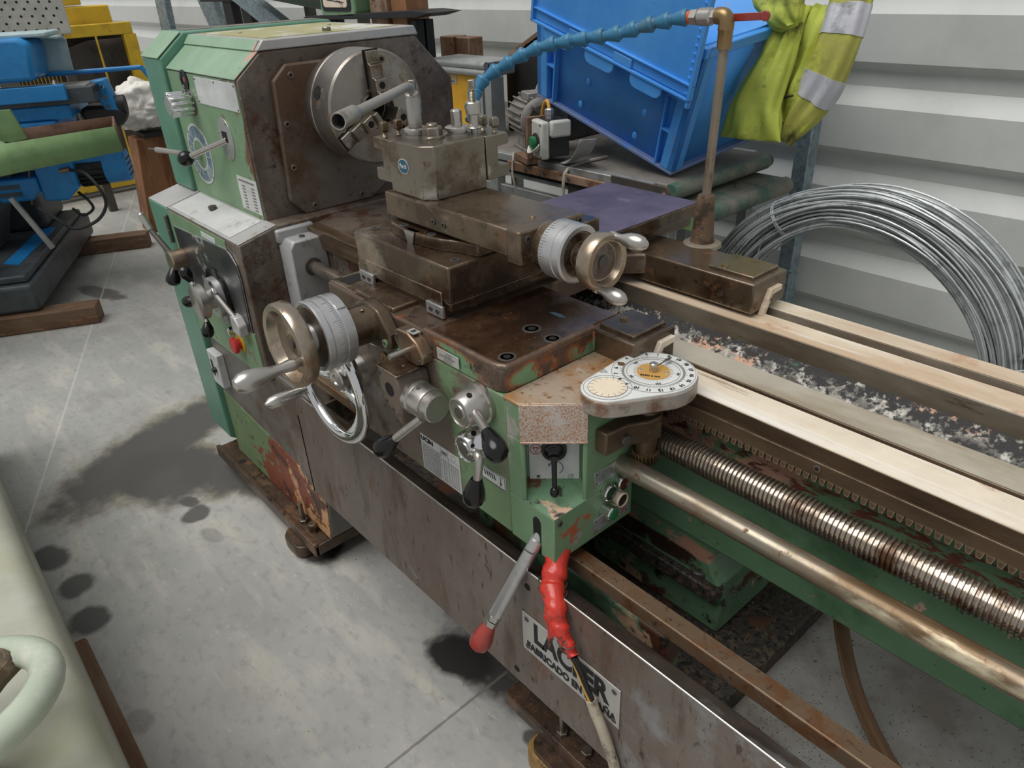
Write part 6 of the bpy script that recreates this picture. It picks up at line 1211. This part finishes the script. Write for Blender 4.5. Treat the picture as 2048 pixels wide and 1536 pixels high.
rc_ = thing('rusty_column', 'rusty brown square steel column rising behind the headstock', 'column', (-2.98, 1.98, 0))
MB().box(-3.115, -2.98, 1.91, 2.06, 0, 1.85).build('tube', 'rust_steel', rc_, bev=.006); MB().box(-2.978, -2.865, 1.93, 2.05, 0, 1.82).build('tube', 'rust_steel', rc_, bev=.006); MB().box(-2.982, -2.86, 1.925, 1.932, 1.440, 1.452).build('band', 'orange', rc_); rc_.children[-1].data.materials[0] = MATS['rust_sheet']
gc = MB().grid(14, 8, lambda u, v: (-4.6 + .85 * u, 2.3 - .35 * v, 1.60 - .17 * math.sin(PI * min(1, u * .9 + .05)) * (1 - .35 * v) + .02 * v)).build('green_tarpaulin', 'mill_grey', solid=.01); tag(gc, 'dark green tarpaulin sagging at the top edge behind the headstock', 'tarpaulin'); gc.data.materials[0] = MATS['belt_green']
MB().box(-4.45, -4.40, 2.28, 2.33, 0, 1.62).build('support', 'steel_dark', gc); MB().box(-3.86, -3.81, 2.28, 2.33, 0, 1.62).build('support', 'steel_dark', gc)
def prof_bar(name, p, q, wd, dp, m, label, cat, grp=None):
    p, q = V(*p), V(*q); d = (q - p).normalized(); s = d.cross(V(0, 1, 0)).normalized(); t = s.cross(d); mb = MB(); mb.obox((p + q) / 2, d, s, t, (q - p).length / 2, wd / 2, dp / 2); return tag(mb.build(name, m, bev=.004), label, cat, grp)
prof_bar('steel_strut', (-6.59, 2.14, 0.0), (-6.36, 2.14, 2.1), .20, .05, 'galvanised', 'wide galvanised strut leftmost behind the green headstock cover', 'strut')
prof_bar('steel_strut', (-4.90, 2.30, 0.0), (-5.95, 2.16, 2.1), .30, .05, 'galvanised', 'galvanised strut leaning left of the black frame behind the headstock', 'strut')
prof_bar('rusty_bar', (-5.02, 2.42, 0.0), (-6.35, 2.36, 2.0), .10, .04, 'rust_steel', 'thin dark rusty bar leaning beside the galvanised strut', 'bar')
bf = thing('scaffold_stand', 'black steel stand with pale brace behind the headstock top', 'stand', (-5.0, 2.15, 0))
for x in (-5.14, -4.87): MB().box(x - .065, x + .065, 2.10, 2.16, 0, 1.50).build('post', 'black_matt', bf, bev=.003)
MB().box(-5.55, -4.75, 2.09, 2.17, 1.485, 1.53).build('top_rail', 'black_matt', bf, bev=.003)
mb = MB(); mb.obox((-4.60, 2.08, 1.44), (.94, 0, -.33), (0, 1, 0), (.33, 0, .94), .62, .03, .055); mb.build('brace', 'galvanised', bf, bev=.004); MB().box(-4.06, -4.0, 2.05, 2.11, 0, 1.25).build('brace_post', 'galvanised', bf)

# ---------------------------------------------------------------- blue milling machine on timbers, far left
ml = thing('milling_machine', 'blue and dark grey milling machine standing on two timbers', 'milling machine', (-4.42, .44, 0), math.radians(65), local=True)
MB().prism([(-1.2, 0.02), (0.0, 0.0), (0.0, 1.45), (-1.2, 1.45)], 2, .10, .25).build('base', 'mill_grey', ml, bev=.02); MB().prism([(-1.2, .05), (-.03, .05), (-.03, 1.40), (-1.2, 1.40)], 2, .25, .29).build('base_top', 'mill_grey', ml, bev=.01)
MB().prism([(-.20, .30), (-.11, .25), (-.08, .95), (-.17, 1.0)], 2, .29, .2935).build('drip_tray', 'mill_blue', ml)
MB().box(-.85, -.12, .95, 1.42, .29, 1.15).build('column', 'mill_grey', ml, bev=.03)
MB().prism([(-.90, .29), (-.30, .29), (-.22, .50), (-.12, .60), (-.06, .75), (-.90, .80)], 1, .55, .80).build('knee', 'mill_grey', ml, bev=.01)
MB().box(-.70, -.23, .05, .24, .30, .56).build('coolant_tank', 'mill_blue', ml, bev=.03)
MB().box(-.95, .50, .34, .58, 1.075, 1.155).build('table', 'mill_grey', ml, bev=.006); MB().box(-.95, .47, .36, .57, 1.155, 1.160).build('table_top', 'mill_table', ml)
for i in range(4): MB().box(.499, .502, .36 + i * .055, .385 + i * .055, 1.12, 1.145).build('table_slot', 'dark_hole', ml)
MB().box(-.95, .38, .30, .345, 1.10, 1.175).build('table_skirt', 'mill_blue', ml, bev=.004)
for x in (.07, .33): MB().rev((x, .36, 1.175), (0, 0, 1), [(0, .012), (.02, .010)], 10).build('oil_cap', 'chrome', ml)
MB().cyl((-.1, .60, 1.20), (.72, .60, 1.205), .012, seg=10).build('feed_bar', 'mill_blue', ml); MB().cyl((.72, .60, 1.21), (.75, .60, 1.15), .012, seg=10).build('feed_lever', 'mill_blue', ml)
MB().prism([(.45, 1.16), (.54, 1.17), (.57, 1.0), (.50, 1.0)], 1, .50, .60).build('end_bracket', 'mill_blue', ml, bev=.01)
for z in (1.13, 1.08, 1.03): MB().rev((.52, .50, z), (0, -1, 0), [(0, .012), (.015, .010)], 10).build('bracket_bolt', 'chrome', ml)
MB().cyl((.56, .55, 1.03), (.60, .55, 1.03), .05, seg=20).build('hand_dial', 'black_matt', ml); MB().prism([(.36, 1.01), (.40, 1.04), (.56, 1.03), (.60, .98), (.56, .92), (.40, .92)], 1, .50, .64).build('motor_cover', 'black_matt', ml, bev=.02)
MB().box(-.9, .36, .36, .80, 1.0, 1.075).build('saddle', 'mill_blue', ml, bev=.01); MB().prism([(-.90, 1.0), (.28, 1.0), (.25, .90), (.10, .82), (-.9, .82)], 1, .34, .85).build('cross_saddle', 'mill_blue', ml, bev=.012)
MB().box(.02, .30, .33, .35, .94, .975).build('ledge', 'mill_blue', ml, bev=.004); MB().box(-.5, .16, .50, .95, .74, .82).build('knee_top', 'mill_blue', ml, bev=.01)
hd = MB(); hd.prism([(-.9, 1.20), (.26, 1.20), (.285, 1.37), (.24, 1.40), (-.9, 1.40)], 1, .30, .60); hd.build('head', 'mill_blue', ml, bev=.02)
pc_ = MB(); pc_.grid(14, 4, lambda u, v: (.22 + .24 * v * .8 + .02 * u, .62 - .0 * v + .02 * v, 1.42 - .03 * v - .20 * u) if 0 else (.20 + .17 * v + .02 * (1 - u), .64 - .32 * max(0, (.35 - u)) * 2, 1.405 - .02 * v - .19 * max(0, u - .25) / .75)); pc_.build('splash_guard', 'pale_metal', ml, solid=.01)
MB().box(-.9, .36, .36, .66, 1.395, 1.415).build('guard_top', 'pale_metal', ml, bev=.006)
MB().prism([(.05, .56), (.17, .55), (.24, .61), (.25, .82), (.05, .82)], 1, .50, .75).build('gear_housing', 'mill_blue', ml, bev=.01)
mo = MB().cyl((.24, .64, .69), (.50, .64, .69), .085, seg=28).build('motor', 'black_matt', ml); MB().cyl((.38, .64, .69), (.51, .64, .69), .095, .09, 32).build('fan_cover', 'mill_blue', mo, bev=.006); MB().box(.24, .50, .56, .66, .735, .79).build('motor_box', 'mill_blue', mo, bev=.006)
for i in range(10):
    a = PI + PI * i / 9; MB().obox((.31, .64 + .088 * math.cos(a), .69 + .088 * math.sin(a)), (1, 0, 0), (0, -math.sin(a), math.cos(a)), (0, math.cos(a), math.sin(a)), .07, .004, .012).build('fin', 'black_matt', mo)
for i in range(5):
    for j in range(4): MB().rev((.5101, .585 + i * .027, .64 + j * .03), (1, 0, 0), [(0, .008), (.001, .008)], 8).build('vent', 'dark_hole', mo)
MB().prism([(-.18, .60), (-.15, .575), (.0, .575), (.05, .62), (.05, .70), (-.18, .70)], 1, .48, .70).build('gear_case', 'mill_blue', ml, bev=.012)
for z in (.61, .65): MB().box(-.17, -.04, .474, .482, z, z + .02).build('case_rib', 'mill_grey', ml)
MB().cyl((.18, .48, .72), (.24, .48, .725), .012, seg=10).build('hose_fitting', 'brass', ml)
MB().tube(smooth_path([(.24, .46, .725), (.33, .36, .72), (.395, .3, .64), (.40, .3, .55), (.33, .3, .47), (.21, .3, .44), (.13, .32, .50), (.05, .36, .56)], 8), .009, 8).build('hose', 'black_matt', ml)
MB().tube(smooth_path([(.22, .55, .58), (.27, .5, .54), (.28, .5, .49), (.22, .5, .46), (.17, .52, .50)], 8), .008, 8).build('hose', 'black_matt', ml)
mb = MB(); mb.obox((-.02, .40, .47), (.35, 0, -.94), (0, 1, 0), (.94, 0, .35), .16, .012, .012); mb.build('lever', 'profile_alu', ml); MB().cyl((.03, .5, .75), (-.02, .5, .55), .006, seg=8).build('pipe', 'steel_dark', ml)
for (y0, y1, x0, x1, z1, lab, g) in ((.06, .16, -.75, .27, .10, 'brown timber beam under the near end of the milling machine', 1), (1.36, 1.46, -.75, .36, .10, 'brown timber beam under the far end of the milling machine', 1)):
    tb = thing('timber_beam', lab, 'timber', (-4.42, .44, 0), math.radians(65), local=True); MB().box(x0, x1, y0 - .10, y1 - .08, 0, .0995).build('beam', 'wood', tb, bev=.008)

# green channel arm of another machine, nearer
ar = thing('machine_arm', 'green folded steel arm with rusty open top reaching in from the left', 'machine arm', (-4.42, .44, 0), math.radians(65), local=True)
mb = MB(); mb.add([(-.60, -.30, .80), (.15, -.30, .87), (.69, -.30, .93), (.68, -.30, 1.04), (.22, -.30, 1.008), (.205, -.30, 1.02), (-.60, -.30, 1.05)], [(0, 1, 2, 3, 4, 5, 6)]); mb.build('front_wall', 'arm_green', ar, solid=.012)
mb = MB(); mb.add([(-.60, -.12, .83), (.62, -.12, .955), (.65, -.12, 1.06), (-.60, -.12, 1.0)], [(0, 1, 2, 3)]); mb.build('back_wall', 'rust_inner', ar, solid=.010); mb = MB(); mb.add([(.69, -.30, .93), (.62, -.12, .955), (.65, -.12, 1.06), (.68, -.30, 1.04)], [(0, 1, 2, 3)]); mb.build('end_wall', 'rust_inner', ar, solid=.010)
mb = MB(); mb.add([(-.60, -.30, .84), (.68, -.30, .96), (.63, -.12, .985), (-.60, -.12, .88)], [(0, 1, 2, 3)]); mb.build('floor_plate', 'rust_inner', ar, solid=.008)
MB().box(-.80, -.42, -.34, -.10, 0, 1.10).build('stand', 'arm_green', ar); MB().prism([(.14, 1.0), (.20, .99), (.27, 1.0), (.24, 1.13), (.14, 1.13)], 1, -.16, -.14).build('bracket', 'arm_green', ar); MB().rev((.10, -.306, .985), (0, -1, 0), [(0, .008), (.006, .006)], 10).build('bolt', 'chrome', ar)

# yellow caged machine, perforated panel, cloth bundle, rusty sheet
ym = thing('yellow_machine', 'yellow steel cage machine with dark mesh behind the milling machine', 'machine', (-7.25, 1.6, 0))
for y0, y1, z0, z1 in ((1.0, 2.10, 1.25, 1.34), (1.0, 2.10, .05, .16), (2.02, 2.12, .16, 1.25), (1.0, 1.1, .16, 1.25)): MB().box(-7.30, -7.22, y0, y1, z0, z1).build('frame_bar', 'yellow_old', ym, bev=.006)
MB().cyl((-7.215, 1.80, .16), (-7.215, 1.80, 1.25), .008, seg=8).build('frame_rod', 'yellow_old', ym)
cl = MB(); cl.grid(24, 16, lambda u, v: (-7.34 + .03 * math.sin(u * 7 + v * 4) + .02 * math.sin(v * 9), 1.08 + .95 * u, .16 + (1.06 - .25 * max(0, .7 - u)) * v)); cl.build('dust_sheet', 'black_cloth', ym, solid=.008)
for i in range(34): MB().box(-7.30, -7.294, 1.1 + i * .028, 1.104 + i * .028, .16, 1.25).build('mesh_wire', 'yellow_old', ym) if i % 1 == 0 and i < 14 else None
MB().box(-7.9, -7.40, 1.0, 2.05, .10, 1.30).build('body', 'black_box', ym); MB().box(-7.6, -7.35, 1.45, 2.0, 1.30, 1.47).build('top_box', 'yellow_old', ym, bev=.01); MB().box(-7.6, -7.35, 1.35, 1.80, 1.48, 1.62).build('top_box', 'yellow_old', ym, bev=.01)
for y in (1.05, 2.05): MB().box(-7.8, -7.25, y - .04, y + .04, 0, .06).build('foot', 'black_matt', ym)
pp = thing('perforated_panel', 'off-white panel with staggered round holes standing before the yellow machine', 'panel', (-6.6, 1.25, 0))
MB().box(-6.62, -6.60, .80, 1.50, 1.31, 1.75).build('sheet', 'panel_white', pp, bev=.01); MB().box(-6.68, -6.62, .90, .96, 0, 1.5).build('leg', 'steel_dark', pp); MB().box(-6.68, -6.62, 1.38, 1.44, 0, 1.4).build('leg', 'steel_dark', pp)
hl_ = MB().rev((0, 0, 0), (1, 0, 0), [(0, .0085), (.001, .0085)], 10).mesh('hole', 'dark_hole')
for j in range(8):
    for i in range(9):
        y = .86 + i * .069 + (.034 if j % 2 else 0); z = 1.365 + j * .045 - .02 * i * .12
        if y < 1.47: o = bpy.data.objects.new('hole', hl_); COL.objects.link(o); attach(o, pp); o.location = o.location + Vector((-6.5999, y, z))
sh_ = MB(); 
from mathutils import noise as mnoise
def bundle(u, v):
    a = 2 * PI * u; ph = -PI / 2 + PI * v; q = Vector((math.cos(ph) * math.cos(a), math.cos(ph) * math.sin(a), math.sin(ph)))
    r = 1 + .28 * mnoise.noise(q * 1.7) + .16 * abs(mnoise.noise(q * 4.1 + Vector((3, 1, 2)))) + .07 * mnoise.noise(q * 9)
    return (-5.85 + .20 * r * q.x, 1.66 + .23 * r * q.y, .845 + .17 * r * (q.z if q.z > -.6 else -.6 + (q.z + .6) * .2))
bn = sh_.grid(72, 44, bundle).build('cloth_bundle', 'white_sheet', ang=80); tag(bn, 'dirty white cloth bundle heaped beside the headstock cover', 'cloth')
tag(MB().add([(-5.95, 1.42, .0), (-5.95, 1.95, .0), (-5.95, 1.95, .66), (-5.95, 1.50, .66), (-5.75, 1.42, 0), (-5.75, 1.95, 0), (-5.75, 1.95, .66), (-5.75, 1.50, .66)], [(0, 3, 2, 1), (4, 5, 6, 7), (0, 1, 5, 4), (1, 2, 6, 5), (2, 3, 7, 6), (3, 0, 4, 7)]).build('rusty_box', 'rust_sheet', bev=.005), 'rust-streaked steel box carrying the white cloth bundle', 'box')
tag(MB().prism([(1.55, .0), (1.86, 0), (1.86, .03), (1.55, .03)], 0, -5.70, -5.45).build('black_tray', 'black_matt', bev=.003), 'flat black tray on the rusty box by the cloth', 'tray'); bpy.data.objects['black_tray'].location = (-.27, 0, .661)

# ---------------------------------------------------------------- pale machine in the near left corner
wm = thing('pale_machine', 'cream painted machine bed in the near left corner of the floor', 'machine', (-1.8, -.5, 0))
pf = [(-.95, .0), (-.95, .60)] + [(-.074 + .042 * math.sin(t), .558 + .042 * math.cos(t)) for t in [PI / 2 * i / 8 for i in range(9)]] + [(-.034, .03), (-.06, 0)]
MB().prism([(p[0], p[1]) for p in pf], 0, -3.2, -.62).build('body', 'cream_paint', wm, bev=.003)
MB().box(-1.88, -.7, -.07, -.004, 0, .045).build('timber_skid', 'wood', wm, bev=.008)
hw = MB().tube([(-1.015 + .125 * math.cos(t), -.200 + .140 * math.sin(t), .745 + .02 * math.cos(t)) for t in [2 * PI * i / 48 for i in range(48)]], .0235, 16, True).build('handwheel', 'cream_tube', wm)
for a in (.5, 2.2, 3.9, 5.4): MB().tube([(-1.015 + r * math.cos(a), -.200 + r * math.sin(a), .745 + .02 * math.cos(a) * r / .125 - .03 * (1 - r / .125)) for r in (.0, .03, .06, .09, .122)], [.034, .028, .025, .024, .027], 10).build('spoke', 'wheel_dirt', hw)
MB().cyl((-1.015, -.200, .60), (-1.015, -.200, .735), .034, .038, 20).build('hub', 'wheel_dirt', hw)
